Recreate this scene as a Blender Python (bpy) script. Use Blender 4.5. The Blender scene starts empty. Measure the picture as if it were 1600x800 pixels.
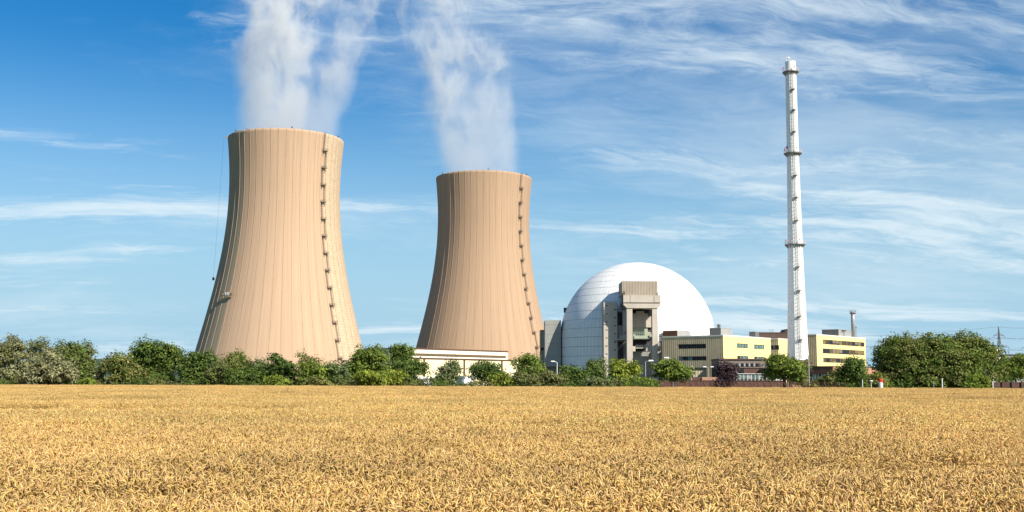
import bpy, math, random
import numpy as np
from mathutils import Vector, Matrix

random.seed(7)
rng = np.random.default_rng(7)
sc = bpy.context.scene
COL = sc.collection
R = math.radians

# ------------------------------------------------------------------ camera
F = 1700.0                       # focal length in pixels of the 1600 px wide photograph
PITCH = math.atan(192 / F)
ROLL = R(0.215)
CZ = 1.95
CAM = Vector((0, 0, CZ))
camd = bpy.data.cameras.new("camera")
camd.sensor_width = 36.0
camd.lens = 36.0 * F / 1600
camd.clip_start = 0.1
camd.clip_end = 30000
cam = bpy.data.objects.new("camera", camd)
COL.objects.link(cam)
CROT = Matrix.Rotation(R(90) + PITCH, 4, 'X') @ Matrix.Rotation(ROLL, 4, 'Z')
cam.matrix_world = Matrix.Translation(CAM) @ CROT
sc.camera = cam

# ------------------------------------------------------------------ sun, sky, exposure
SUN_AZ, SUN_EL = R(46), R(36)    # azimuth to the right of straight behind the camera
SUN_DIR = Vector((math.sin(SUN_AZ) * math.cos(SUN_EL), -math.cos(SUN_AZ) * math.cos(SUN_EL), math.sin(SUN_EL)))
sl = bpy.data.lights.new("sun", 'SUN')
sl.energy = 4.6
sl.angle = R(0.5)
sl.color = (1.0, 0.93, 0.80)
so = bpy.data.objects.new("sun", sl)
COL.objects.link(so)
so.rotation_euler = SUN_DIR.to_track_quat('Z', 'Y').to_euler()
so.location = (60, -60, 80)

sc.view_settings.view_transform = 'Standard'
sc.view_settings.look = 'None'
sc.view_settings.exposure = 0.72
sc.view_settings.gamma = 1.0
sc.view_settings.use_curve_mapping = False
sc.cycles.use_denoising = True
sc.cycles.max_bounces = 6
sc.cycles.diffuse_bounces = 3
sc.cycles.glossy_bounces = 2
sc.cycles.transmission_bounces = 3
sc.cycles.transparent_max_bounces = 8
sc.cycles.volume_bounces = 2
sc.cycles.volume_step_rate = 0.12
sc.cycles.volume_max_steps = 256


class Nodes:
    """Small expression builder over a node tree."""
    def __init__(self, tree):
        self.t = tree
        tree.nodes.clear()

    def new(self, kind, **kw):
        n = self.t.nodes.new(kind)
        for k, v in kw.items():
            setattr(n, k, v)
        return n

    def put(self, sock, v):
        if isinstance(v, bpy.types.NodeSocket):
            self.t.links.new(v, sock)
        elif v is not None:
            if sock.type == 'RGBA' and len(v) == 3:
                v = (*v, 1)
            sock.default_value = v

    def m(self, op, a, b=None, c=None, clamp=False):
        n = self.new('ShaderNodeMath', operation=op, use_clamp=clamp)
        for i, v in enumerate((a, b, c)):
            if v is not None:
                self.put(n.inputs[i], v)
        return n.outputs[0]

    def vm(self, op, a, b=None, out=0):
        n = self.new('ShaderNodeVectorMath', operation=op)
        self.put(n.inputs[0], a)
        if b is not None:
            self.put(n.inputs[3 if op == 'SCALE' else 1], b)
        return n.outputs[out]

    def xyz(self, v):
        n = self.new('ShaderNodeSeparateXYZ')
        self.put(n.inputs[0], v)
        return n.outputs

    def vec(self, x, y, z):
        n = self.new('ShaderNodeCombineXYZ')
        for i, v in enumerate((x, y, z)):
            self.put(n.inputs[i], v)
        return n.outputs[0]

    def noise(self, vec, scale, detail=4, rough=0.55, dist=0.0, out='Fac'):
        n = self.new('ShaderNodeTexNoise')
        self.put(n.inputs['Vector'], vec)
        for k, v in (('Scale', scale), ('Detail', detail), ('Roughness', rough), ('Distortion', dist)):
            self.put(n.inputs[k], v)
        return n.outputs[out]

    def step(self, v, lo, hi, a=0.0, b=1.0, smooth=True):
        n = self.new('ShaderNodeMapRange', interpolation_type='SMOOTHSTEP' if smooth else 'LINEAR')
        n.clamp = True
        for i, x in enumerate((v, lo, hi, a, b)):
            self.put(n.inputs[i], x)
        return n.outputs[0]

    def mix(self, f, a, b, blend='MIX'):
        n = self.new('ShaderNodeMix', data_type='RGBA', blend_type=blend)
        self.put(n.inputs[0], f)
        self.put(n.inputs[6], a)
        self.put(n.inputs[7], b)
        return n.outputs[2]

    def obj(self):
        return self.new('ShaderNodeTexCoord').outputs['Object']


world = bpy.data.worlds.new("World")
sc.world = world
world.use_nodes = True
w = Nodes(world.node_tree)
sky = w.new('ShaderNodeTexSky', sky_type='NISHITA')
sky.sun_disc = False
sky.sun_elevation = SUN_EL
sky.sun_rotation = math.pi - SUN_AZ
sky.air_density = 1.0
sky.dust_density = 0.35
sky.ozone_density = 1.6
sky.altitude = 100
hs = w.new('ShaderNodeHueSaturation')
hs.inputs['Hue'].default_value = 0.503
hs.inputs['Saturation'].default_value = 1.54
hs.inputs['Value'].default_value = 1.0
w.put(hs.inputs['Color'], sky.outputs[0])
gdir = w.new('ShaderNodeTexCoord').outputs['Generated']
gx, gy, gz = w.xyz(gdir)
den = w.m('ADD', w.m('MAXIMUM', gz, 0.0), 0.16)
cu = w.m('DIVIDE', gx, den)
cv = w.m('DIVIDE', gy, den)
# cirrus drawn out in streaks that cross the sky at a low slant
cr, sr = math.cos(R(-8)), math.sin(R(-8))
ru = w.m('ADD', w.m('MULTIPLY', cu, cr), w.m('MULTIPLY', cv, -sr))
rv = w.m('ADD', w.m('MULTIPLY', cu, sr), w.m('MULTIPLY', cv, cr))
base = w.vec(ru, rv, 0.0)
warp = w.noise(base, 0.9, 5, 0.55, 0.0, 'Color')
warpv = w.vm('SCALE', w.vm('SUBTRACT', warp, (0.5, 0.5, 0.5)), 0.55)
pw = w.vm('ADD', base, warpv)
px_, py_, pz_ = w.xyz(pw)
veil = w.noise(w.vec(w.m('MULTIPLY', px_, 0.55), w.m('MULTIPLY', py_, 1.15), 63.3), 1.15, 8, 0.60, 0.15)
streak = w.noise(w.vec(w.m('MULTIPLY', px_, 0.50), w.m('MULTIPLY', py_, 2.2), 64.6), 1.35, 9, 0.62, 0.15)
tuft = w.noise(w.vec(w.m('MULTIPLY', px_, 1.8), w.m('MULTIPLY', py_, 3.4), 69.1), 3.2, 8, 0.68, 0.8)
big = w.noise(w.vec(w.m('MULTIPLY', cu, 0.55), w.m('MULTIPLY', cv, 0.8), 62.2), 0.85, 2, 0.5)
east = w.step(gx, -0.34, 0.20, -0.012, 0.030, True)       # the veil thins out towards the west
amt = w.m('ADD', w.m('MULTIPLY', w.m('SUBTRACT', big, 0.5), 0.40), east)
v1 = w.step(w.m('ADD', w.m('ADD', w.m('MULTIPLY', veil, 0.85), w.m('MULTIPLY', tuft, 0.15)), amt), 0.48, 0.78, 0.0, 0.44)
v2 = w.step(w.m('ADD', w.m('ADD', w.m('MULTIPLY', streak, 0.80), w.m('MULTIPLY', tuft, 0.20)), w.m('MULTIPLY', amt, 0.55)), 0.508, 0.69, 0.0, 0.76)
cloud = w.m('SUBTRACT', 1.0, w.m('MULTIPLY', w.m('SUBTRACT', 1.0, v1), w.m('SUBTRACT', 1.0, v2)))
low = w.step(gz, 0.02, 0.30, 0.95, 0.0, True)             # milky air over the horizon
skycol = w.mix(low, hs.outputs[0], (3.2, 5.3, 6.9))
skycol = w.mix(cloud, skycol, (6.9, 7.9, 8.4))
bg = w.new('ShaderNodeBackground')
w.put(bg.inputs[0], skycol)
bg.inputs[1].default_value = 0.072
w.put(w.new('ShaderNodeOutputWorld').inputs[0], bg.outputs[0])

# ------------------------------------------------------------------ helpers


def ray(px, py):
    d = CROT.to_3x3() @ Vector(((px - 800) / F, (400 - py) / F, -1))
    return d


def W(px, py, Y):
    d = ray(px, py)
    return CAM + d * (Y / d.y)


def ground(px, Y):
    p = W(px, 594, Y)
    return Vector((p.x, Y, 0))


TM = {}


def tag(o, label=None, cat=None, group=None, kind=None):
    if label: o['label'] = label
    if cat: o['category'] = cat
    if group: o['group'] = group
    if kind: o['kind'] = kind
    return o


def thing(name, label, cat, loc, rot=0.0, group=None, kind=None):
    o = bpy.data.objects.new(name, None)
    COL.objects.link(o)
    o.location = loc
    o.rotation_euler = (0, 0, rot)
    o.empty_display_size = 0.5
    TM[o.name] = Matrix.Translation(Vector(loc)) @ Matrix.Rotation(rot, 4, 'Z')
    return tag(o, label, cat, group, kind)


def loc(T, p):
    return TM[T.name].inverted() @ Vector(p)


def on_face(T, face, px, py, off=0.0):
    """Where the sight line of a pixel meets a face of a rotated building: (along, height)."""
    inv = TM[T.name].inverted()
    o = inv @ CAM
    d = inv.to_3x3() @ ray(px, py)
    if face == 'front':
        t = (off - o.y) / d.y
        p = o + d * t
        return p.x, p.z
    t = (off - o.x) / d.x
    p = o + d * t
    return p.y, p.z


class MB:
    def __init__(self):
        self.v, self.f = [], []

    def add(self, vs, fs):
        b = len(self.v)
        self.v += [tuple(x) for x in vs]
        self.f += [tuple(b + i for i in f) for f in fs]
        return self

    def box(self, x0, x1, y0, y1, z0, z1):
        return self.add([(x, y, z) for z in (z0, z1) for y in (y0, y1) for x in (x0, x1)],
                        [(0, 2, 3, 1), (4, 5, 7, 6), (0, 1, 5, 4), (2, 6, 7, 3), (0, 4, 6, 2), (1, 3, 7, 5)])

    def quad(self, a, b, c, d):
        return self.add([a, b, c, d], [(0, 1, 2, 3)])

    def bar(self, p, q, wd, ht=None, up=(0, 0, 1)):
        p, q = Vector(p), Vector(q)
        ht = ht or wd
        d = (q - p).normalized()
        u = Vector(up)
        if abs(d.dot(u)) > 0.95:
            u = Vector((0, 1, 0)) if abs(d.y) < 0.9 else Vector((1, 0, 0))
        s = d.cross(u).normalized() * wd / 2
        t = s.cross(d).normalized() * ht / 2
        vs = [p - s - t, p + s - t, p + s + t, p - s + t, q - s - t, q + s - t, q + s + t, q - s + t]
        return self.add(vs, [(3, 2, 1, 0), (4, 5, 6, 7), (0, 1, 5, 4), (1, 2, 6, 5), (2, 3, 7, 6), (3, 0, 4, 7)])

    def tube(self, pts, rad, n=8, cap=True):
        pts = [Vector(p) for p in pts]
        rad = rad if hasattr(rad, '__len__') else [rad] * len(pts)
        b = len(self.v)
        for i, p in enumerate(pts):
            d = (pts[min(i + 1, len(pts) - 1)] - pts[max(i - 1, 0)]).normalized()
            u = Vector((0, 0, 1)) if abs(d.z) < 0.9 else Vector((1, 0, 0))
            s = d.cross(u).normalized()
            t = s.cross(d)
            for k in range(n):
                a = 2 * math.pi * k / n
                self.v.append(tuple(p + (s * math.cos(a) + t * math.sin(a)) * rad[i]))
        for i in range(len(pts) - 1):
            for k in range(n):
                a, c = b + i * n + k, b + i * n + (k + 1) % n
                self.f.append((a, c, c + n, a + n))
        if cap:
            self.f.append(tuple(b + k for k in range(n))[::-1])
            self.f.append(tuple(b + (len(pts) - 1) * n + k for k in range(n)))
        return self

    def lathe(self, prof, n=48, cx=0, cy=0, caps=False):
        b = len(self.v)
        for r, z in prof:
            for k in range(n):
                a = 2 * math.pi * k / n
                self.v.append((cx + r * math.cos(a), cy + r * math.sin(a), z))
        for i in range(len(prof) - 1):
            for k in range(n):
                a, c = b + i * n + k, b + i * n + (k + 1) % n
                self.f.append((a, c, c + n, a + n))
        if caps:
            self.f.append(tuple(b + k for k in range(n))[::-1])
            self.f.append(tuple(b + (len(prof) - 1) * n + k for k in range(n)))
        return self

    def build(self, name, m, parent=None, smooth=False, **props):
        me = bpy.data.meshes.new(name)
        me.from_pydata(self.v, [], self.f)
        me.materials.append(m)
        if smooth:
            me.polygons.foreach_set('use_smooth', [True] * len(me.polygons))
        me.update()
        o = bpy.data.objects.new(name, me)
        COL.objects.link(o)
        o.parent = parent
        for k, v in props.items():
            o[k] = v
        return o


def np_mesh(name, V, faces, m, parent=None, tint=None, smooth=False):
    me = bpy.data.meshes.new(name)
    k = faces.shape[1]
    me.vertices.add(len(V))
    me.vertices.foreach_set('co', V.astype(np.float32).ravel())
    me.loops.add(faces.size)
    me.loops.foreach_set('vertex_index', faces.astype(np.int32).ravel())
    me.polygons.add(len(faces))
    me.polygons.foreach_set('loop_start', np.arange(0, faces.size, k, dtype=np.int32))
    if smooth:
        me.polygons.foreach_set('use_smooth', np.ones(len(faces), dtype=bool))
    if tint is not None:
        at = me.attributes.new('tint', 'FLOAT_COLOR', 'POINT')
        at.data.foreach_set('color', np.c_[tint, np.ones(len(V))].astype(np.float32).ravel())
    me.materials.append(m)
    me.update(calc_edges=True)
    o = bpy.data.objects.new(name, me)
    COL.objects.link(o)
    o.parent = parent
    return o


# ------------------------------------------------------------------ materials
def mat(name, col, rough=0.7, var=0.12, scale=0.4, metal=0.0, spec=0.3, bump=0.0, bscale=3.0, streak=0.0):
    m = bpy.data.materials.new(name)
    m.use_nodes = True
    n = Nodes(m.node_tree)
    p = n.new('ShaderNodeBsdfPrincipled')
    o = n.obj()
    c = (*col, 1)
    f = n.noise(o, scale, 5, 0.6)
    lo = tuple(x * (1 - var) for x in col)
    hi = tuple(min(1, x * (1 + var)) for x in col)
    cc = n.mix(n.step(f, 0.3, 0.7, 0, 1), lo, hi)
    if streak:
        x, y, z = n.xyz(o)
        s = n.noise(n.vec(n.m('MULTIPLY', x, 1.2), n.m('MULTIPLY', y, 1.2), n.m('MULTIPLY', z, 0.06)), 1.0, 5, 0.65)
        cc = n.mix(n.step(s, 0.45, 0.75, 0, streak), cc, tuple(x * 0.55 for x in col))
    n.put(p.inputs['Base Color'], cc)
    p.inputs['Roughness'].default_value = rough
    p.inputs['Metallic'].default_value = metal
    p.inputs['Specular IOR Level'].default_value = spec
    if bump:
        b = n.new('ShaderNodeBump')
        b.inputs['Strength'].default_value = bump
        n.put(b.inputs['Height'], n.noise(o, bscale, 4, 0.6))
        n.put(p.inputs['Normal'], b.outputs[0])
    n.put(n.new('ShaderNodeOutputMaterial').inputs[0], p.outputs[0])
    return m


def ribbed(name, col, axis, pitch, var=0.12, depth=0.06):
    """Profiled cladding: fine vertical ribs as relief."""
    m = bpy.data.materials.new(name)
    m.use_nodes = True
    n = Nodes(m.node_tree)
    p = n.new('ShaderNodeBsdfPrincipled')
    o = n.obj()
    c = n.xyz(o)
    wv = n.m('SINE', n.m('MULTIPLY', c[axis], 2 * math.pi / pitch))
    f = n.noise(o, 0.25, 5, 0.65)
    lo = tuple(x * (1 - var) for x in col)
    hi = tuple(x * (1 + var) for x in col)
    s = n.noise(n.vec(n.m('MULTIPLY', c[0], 1.6), n.m('MULTIPLY', c[1], 1.6), n.m('MULTIPLY', c[2], 0.05)), 1.0, 4, 0.7)
    cc = n.mix(n.step(f, 0.3, 0.7), lo, hi)
    cc = n.mix(n.step(s, 0.45, 0.8, 0, 0.35), cc, tuple(x * 0.6 for x in col))
    n.put(p.inputs['Base Color'], cc)
    p.inputs['Roughness'].default_value = 0.7
    p.inputs['Specular IOR Level'].default_value = 0.25
    b = n.new('ShaderNodeBump')
    b.inputs['Strength'].default_value = 1.0
    b.inputs['Distance'].default_value = depth
    n.put(b.inputs['Height'], wv)
    n.put(p.inputs['Normal'], b.outputs[0])
    n.put(n.new('ShaderNodeOutputMaterial').inputs[0], p.outputs[0])
    return m


def leafmat():
    m = bpy.data.materials.new('foliage')
    m.use_nodes = True
    n = Nodes(m.node_tree)
    a = n.new('ShaderNodeAttribute', attribute_name='tint')
    d = n.new('ShaderNodeBsdfDiffuse')
    t = n.new('ShaderNodeBsdfTranslucent')
    g = n.new('ShaderNodeBsdfGlossy')
    g.inputs['Roughness'].default_value = 0.7
    n.put(d.inputs[0], a.outputs['Color'])
    n.put(t.inputs[0], n.mix(0.5, a.outputs['Color'], (0.12, 0.16, 0.02)))
    g.inputs[0].default_value = (0.9, 0.95, 1, 1)
    x = n.new('ShaderNodeMixShader')
    x.inputs[0].default_value = 0.36
    n.put(x.inputs[1], d.outputs[0])
    n.put(x.inputs[2], t.outputs[0])
    y = n.new('ShaderNodeMixShader')
    y.inputs[0].default_value = 0.012
    n.put(y.inputs[1], x.outputs[0])
    n.put(y.inputs[2], g.outputs[0])
    n.put(n.new('ShaderNodeOutputMaterial').inputs[0], y.outputs[0])
    return m


def strawmat():
    m = bpy.data.materials.new('ripe_wheat')
    m.use_nodes = True
    n = Nodes(m.node_tree)
    a = n.new('ShaderNodeAttribute', attribute_name='tint')
    oi = n.new('ShaderNodeObjectInfo')
    geo = n.new('ShaderNodeNewGeometry')
    f = n.noise(geo.outputs['Position'], 0.16, 4, 0.6)
    k = n.m('ADD', n.step(f, 0.3, 0.7, 0.84, 1.10), n.m('MULTIPLY', n.m('SUBTRACT', oi.outputs['Random'], 0.5), 0.16))
    c = n.vm('SCALE', a.outputs['Color'], k)
    d = n.new('ShaderNodeBsdfDiffuse')
    t = n.new('ShaderNodeBsdfTranslucent')
    g = n.new('ShaderNodeBsdfGlossy')
    g.inputs['Roughness'].default_value = 0.5
    n.put(d.inputs[0], c)
    n.put(t.inputs[0], c)
    x = n.new('ShaderNodeMixShader')
    x.inputs[0].default_value = 0.30
    n.put(x.inputs[1], d.outputs[0])
    n.put(x.inputs[2], t.outputs[0])
    y = n.new('ShaderNodeMixShader')
    y.inputs[0].default_value = 0.04
    n.put(y.inputs[1], x.outputs[0])
    n.put(y.inputs[2], g.outputs[0])
    n.put(n.new('ShaderNodeOutputMaterial').inputs[0], y.outputs[0])
    return m


def towermat(name, base, pale, olive, pale_from=None, olive_to=None):
    """Cast concrete shell: lift rings every 1.5 m, a pale unpainted sector, rain streaks."""
    m = bpy.data.materials.new(name)
    m.use_nodes = True
    n = Nodes(m.node_tree)
    p = n.new('ShaderNodeBsdfPrincipled')
    o = n.obj()
    x, y, z = n.xyz(o)
    ang = n.m('ARCTAN2', x, n.m('MULTIPLY', y, -1.0))
    streak = n.noise(n.vec(n.m('MULTIPLY', ang, 26.0), n.m('MULTIPLY', z, 0.012), 0.0), 1.0, 6, 0.65)
    blot = n.noise(o, 0.05, 5, 0.6)
    cc = n.mix(n.step(streak, 0.35, 0.7), tuple(v * 0.91 for v in base), tuple(v * 1.06 for v in base))
    cc = n.mix(n.step(blot, 0.35, 0.7, 0, 0.35), cc, tuple(v * 0.90 for v in base))
    ring = n.m('PINGPONG', z, 0.8)
    rl = n.step(ring, 0.0, 0.16, 1.0, 0.0)
    rn = n.noise(n.vec(n.m('MULTIPLY', ang, 30.0), n.m('MULTIPLY', z, 0.6), 4.0), 1.0, 3, 0.6)
    cc = n.mix(n.m('MULTIPLY', rl, n.step(rn, 0.3, 0.7, 0.01, 0.09)), cc, tuple(v * 0.55 for v in base))
    run = n.noise(n.vec(n.m('MULTIPLY', ang, 34.0), n.m('MULTIPLY', z, 0.02), 9.0), 1.0, 5, 0.7)
    cc = n.mix(n.m('MULTIPLY', n.step(run, 0.46, 0.74, 0.0, 0.55), n.step(z, 60.0, 141.0, 0.12, 0.75)), cc, tuple(v * 0.52 for v in base))
    wob = n.m('ADD', ang, n.m('MULTIPLY', n.m('SUBTRACT', n.noise(o, 0.35, 3, 0.6), 0.5), 0.012))
    if pale_from is not None:
        pm = n.step(wob, pale_from, pale_from + 0.006)
        cell = n.noise(n.vec(n.m('MULTIPLY', ang, 14.0), n.m('MULTIPLY', z, 0.35), 2.0), 1.0, 5, 0.7)
        pc = n.mix(n.step(cell, 0.3, 0.75), tuple(v * 1.05 for v in pale), tuple(v * 0.82 for v in pale))
        pc = n.mix(n.m('MULTIPLY', rl, 0.45), pc, tuple(v * 0.42 for v in pale))
        vg = n.m('PINGPONG', ang, math.pi / 48)
        pc = n.mix(n.step(vg, 0.0, 0.006, 0.7, 0.0), pc, tuple(v * 0.35 for v in pale))
        stain = n.noise(n.vec(n.m('MULTIPLY', ang, 60.0), n.m('MULTIPLY', z, 0.10), 7.0), 1.0, 4, 0.7)
        pc = n.mix(n.step(stain, 0.60, 0.72, 0.0, 0.5), pc, tuple(v * 0.35 for v in pale))
        cc = n.mix(pm, cc, pc)
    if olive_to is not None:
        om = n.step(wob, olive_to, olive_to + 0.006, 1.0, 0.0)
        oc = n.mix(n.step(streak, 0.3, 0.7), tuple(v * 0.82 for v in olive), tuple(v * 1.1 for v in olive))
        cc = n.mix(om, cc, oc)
    n.put(p.inputs['Base Color'], cc)
    p.inputs['Roughness'].default_value = 0.85
    p.inputs['Specular IOR Level'].default_value = 0.2
    b = n.new('ShaderNodeBump')
    b.inputs['Strength'].default_value = 0.5
    b.inputs['Distance'].default_value = 0.15
    n.put(b.inputs['Height'], n.m('ADD', n.m('MULTIPLY', rl, -0.03), n.m('MULTIPLY', n.noise(o, 0.5, 4, 0.6), 0.8)))
    n.put(p.inputs['Normal'], b.outputs[0])
    n.put(n.new('ShaderNodeOutputMaterial').inputs[0], p.outputs[0])
    return m


M = {
    'dome': mat('white_cladding', (0.80, 0.80, 0.78), 0.42, 0.05, 0.3, spec=0.4, streak=0.12),
    'dome_gap': mat('cladding_joint', (0.40, 0.41, 0.42), 0.8),
    'beige': mat('beige_concrete', (0.47, 0.42, 0.355), 0.8, 0.08, 0.3, bump=0.1, streak=0.16),
    'beige_ribbed': ribbed('beige_ribbed_cladding', (0.62, 0.48, 0.29), 1, 0.8, 0.12, 0.03),
    'tan_striped': ribbed('taupe_profiled_cladding', (0.36, 0.30, 0.235), 0, 0.55, 0.08, 0.05),
    'tan_ribbed': ribbed('tan_ribbed_cladding', (0.38, 0.33, 0.23), 0, 0.9),
    'yellow': mat('cream_yellow_render', (0.80, 0.64, 0.285), 0.8, 0.04, 0.25, streak=0.10),
    'cream': mat('cream_panel', (0.84, 0.71, 0.46), 0.75, 0.04, 0.25, streak=0.08),
    'creamw': mat('pale_cream_panel', (0.82, 0.76, 0.62), 0.75, 0.04, 0.25, streak=0.08),
    'brown': mat('red_brown_metal', (0.115, 0.055, 0.04), 0.6, 0.15, 0.6, streak=0.2),
    'dbrown': mat('dark_brown_metal', (0.075, 0.045, 0.036), 0.6, 0.15, 0.6),
    'grey': mat('grey_cladding', (0.29, 0.29, 0.27), 0.65, 0.08, 0.3, streak=0.15),
    'lgrey': mat('light_grey_metal', (0.33, 0.33, 0.325), 0.5, 0.08, 0.5, metal=0.2),
    'dgrey': mat('dark_grey_metal', (0.12, 0.12, 0.125), 0.6, 0.15, 0.6),
    'steel': mat('grey_galvanised_steel', (0.24, 0.23, 0.22), 0.5, 0.15, 1.0, metal=0.5),
    'dsteel': mat('dark_ladder_steel', (0.11, 0.10, 0.095), 0.6, 0.2, 1.0, metal=0.3),
    'white': mat('white_paint', (0.80, 0.79, 0.76), 0.5, 0.05, 0.4, spec=0.4, streak=0.12),
    'offwhite': mat('off_white_paint', (0.66, 0.66, 0.64), 0.5, 0.06, 0.6),
    'brick': mat('dark_red_brick', (0.105, 0.055, 0.042), 0.85, 0.25, 2.0, bump=0.3, bscale=6),
    'salmon': mat('salmon_brick', (0.40, 0.215, 0.135), 0.85, 0.18, 1.4, bump=0.2, bscale=6),
    'taupe': mat('taupe_brick', (0.20, 0.16, 0.135), 0.85, 0.15, 1.2, bump=0.2, bscale=6),
    'glass': mat('dark_glass', (0.018, 0.019, 0.022), 0.25, 0.4, 0.8, spec=0.18),
    'glassg': mat('greenish_glass', (0.12, 0.19, 0.18), 0.25, 0.5, 0.9, spec=0.3),
    'blind': mat('brown_blind_behind_glass', (0.10, 0.073, 0.042), 0.45, 0.35, 0.35, spec=0.15),
    'blind_reflect': mat('olive_blind_and_reflection', (0.20, 0.155, 0.06), 0.45, 0.2, 0.35, spec=0.15),  # olive tone paints the yellowish reflection in panes, serves blinds too
    'frame': mat('dark_window_frame', (0.07, 0.055, 0.045), 0.5, 0.1, 1.0),
    'mint': mat('pale_green_paint', (0.35, 0.39, 0.29), 0.6, 0.08, 0.6),
    'louvre': mat('tan_louvre', (0.20, 0.135, 0.08), 0.6, 0.12, 1.5),
    'red': mat('red_paint', (0.72, 0.035, 0.02), 0.45, 0.06, 1.5),
    'blue': mat('blue_paint', (0.05, 0.22, 0.55), 0.5, 0.06, 1.5),
    'green': mat('green_paint', (0.05, 0.35, 0.18), 0.5, 0.06, 1.5),
    'bark': mat('tree_bark', (0.075, 0.055, 0.04), 0.9, 0.25, 3.0, bump=0.4, bscale=8),
    'rubber': mat('black_rubber', (0.02, 0.02, 0.02), 0.8, 0.1, 3.0),
    'void': mat('painted_interior_shade', (0.06, 0.06, 0.065), 0.9, 0.1, 1.0),  # near-black colour puts shade into openings, gaps and recesses
    'leaf': leafmat(),
    'wheat': strawmat(),
    'rib': mat('tower_rib_concrete', (0.42, 0.29, 0.205), 0.85, 0.1, 0.1),
    'hill': mat('far_woods', (0.045, 0.075, 0.055), 0.95, 0.4, 0.02, bump=1.0, bscale=0.05),
    'soil': mat('stubble_soil', (0.20, 0.125, 0.06), 0.95, 0.25, 1.5, bump=0.4, bscale=8),
    'meadow': mat('dry_meadow', (0.10, 0.105, 0.045), 0.95, 0.3, 0.08, bump=0.3, bscale=2),
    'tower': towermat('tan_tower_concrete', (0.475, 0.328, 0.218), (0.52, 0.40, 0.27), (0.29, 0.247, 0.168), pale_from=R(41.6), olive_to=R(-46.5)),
    'tower_far': towermat('rosy_tower_concrete', (0.425, 0.290, 0.190), (0.5, 0.4, 0.3), (0.3, 0.26, 0.2)),
}

# ------------------------------------------------------------------ terrain
g = MB()
ring = [0, 200, 600, 1500, 4000, 12000]
NS = 64
vs = [(0, 0, 0)]
for r in ring[1:]:
    vs += [(r * math.cos(2 * math.pi * k / NS), r * math.sin(2 * math.pi * k / NS), 0) for k in range(NS)]
fs = [(0, 1 + k, 1 + (k + 1) % NS) for k in range(NS)]
for i in range(len(ring) - 2):
    b = 1 + i * NS
    fs += [(b + k, b + NS + k, b + NS + (k + 1) % NS, b + (k + 1) % NS) for k in range(NS)]
g.add(vs, fs).build('ground', M['meadow'], kind='structure')
FIELD_END = 151.0
MB().quad((-110, -30, 0.004), (110, -30, 0.004), (110, FIELD_END, 0.004), (-110, FIELD_END, 0.004)).build('field_soil', M['soil'], kind='structure')


def hill(name, px0, px1, pytop, Y, seed):
    r = np.random.default_rng(seed)
    nx, ny = 120, 12
    p0, p1 = ground(px0, Y).x, ground(px1, Y).x
    top = W((px0 + px1) / 2, pytop, Y).z
    mb = MB()
    ph = r.random(6) * 6.28
    for j in range(ny):
        for i in range(nx):
            u = i / (nx - 1)
            v = j / (ny - 1)
            e = math.sin(math.pi * u) ** 0.6 * math.sin(math.pi * min(1, v * 1.0)) ** 0.8
            z = top * e * (1 + 0.06 * math.sin(9 * u + ph[0]) + 0.03 * math.sin(31 * u + ph[1])) + (r.random() - 0.5) * 6 * e
            mb.v.append((p0 + (p1 - p0) * u, Y + (v - 0.5) * 900, z - 2))
    for j in range(ny - 1):
        for i in range(nx - 1):
            a = j * nx + i
            mb.f.append((a, a + 1, a + nx + 1, a + nx))
    return mb.build(name, M['hill'], kind='structure')


hill('hills', 40, 330, 562.5, 2900, 1)
hill('hills', 1290, 1720, 566.5, 2900, 2)

# ------------------------------------------------------------------ cooling towers
D1, D2 = 632.0, 754.0


def depth_of(p):
    return -(CROT.to_3x3().inverted() @ (Vector(p) - CAM)).z


prof_px = [(220, 88.5), (255, 85.6), (300, 84.6), (330, 85.2), (405, 94.2), (480, 110.5), (550, 128.0), (592, 139.0)]
pz, pr = [], []
for py, hw in prof_px:
    p = W(447.5, py, D1)
    pz.append(p.z)
    pr.append(hw / F * depth_of(p))
pz, pr = np.array(pz), np.array(pr)
pol = np.polyfit(pz, pr, 4)
TOP = float(pz[0])


def tr(z):
    return float(np.polyval(pol, z))


print('tower height', TOP, 'rim radius', tr(TOP), 'throat', min(tr(z) for z in range(0, 140)), 'base', tr(0))


def shell_mesh():
    mb = MB()
    zs = list(np.linspace(0, TOP - 1.4, 54))
    prof = [(tr(z), z) for z in zs]
    r1 = tr(TOP)
    prof += [(r1, TOP), (r1 - 0.5, TOP + 0.05), (r1 - 0.9, TOP - 0.3)]
    prof += [(tr(z) - 0.9, z) for z in np.linspace(TOP - 0.5, 0, 24)]
    return mb.lathe(prof, 144)


def pol_pt(th, z, off=0.0):
    r = tr(z) + off
    return Vector((math.sin(th) * r, -math.cos(th) * r, z))


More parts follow.
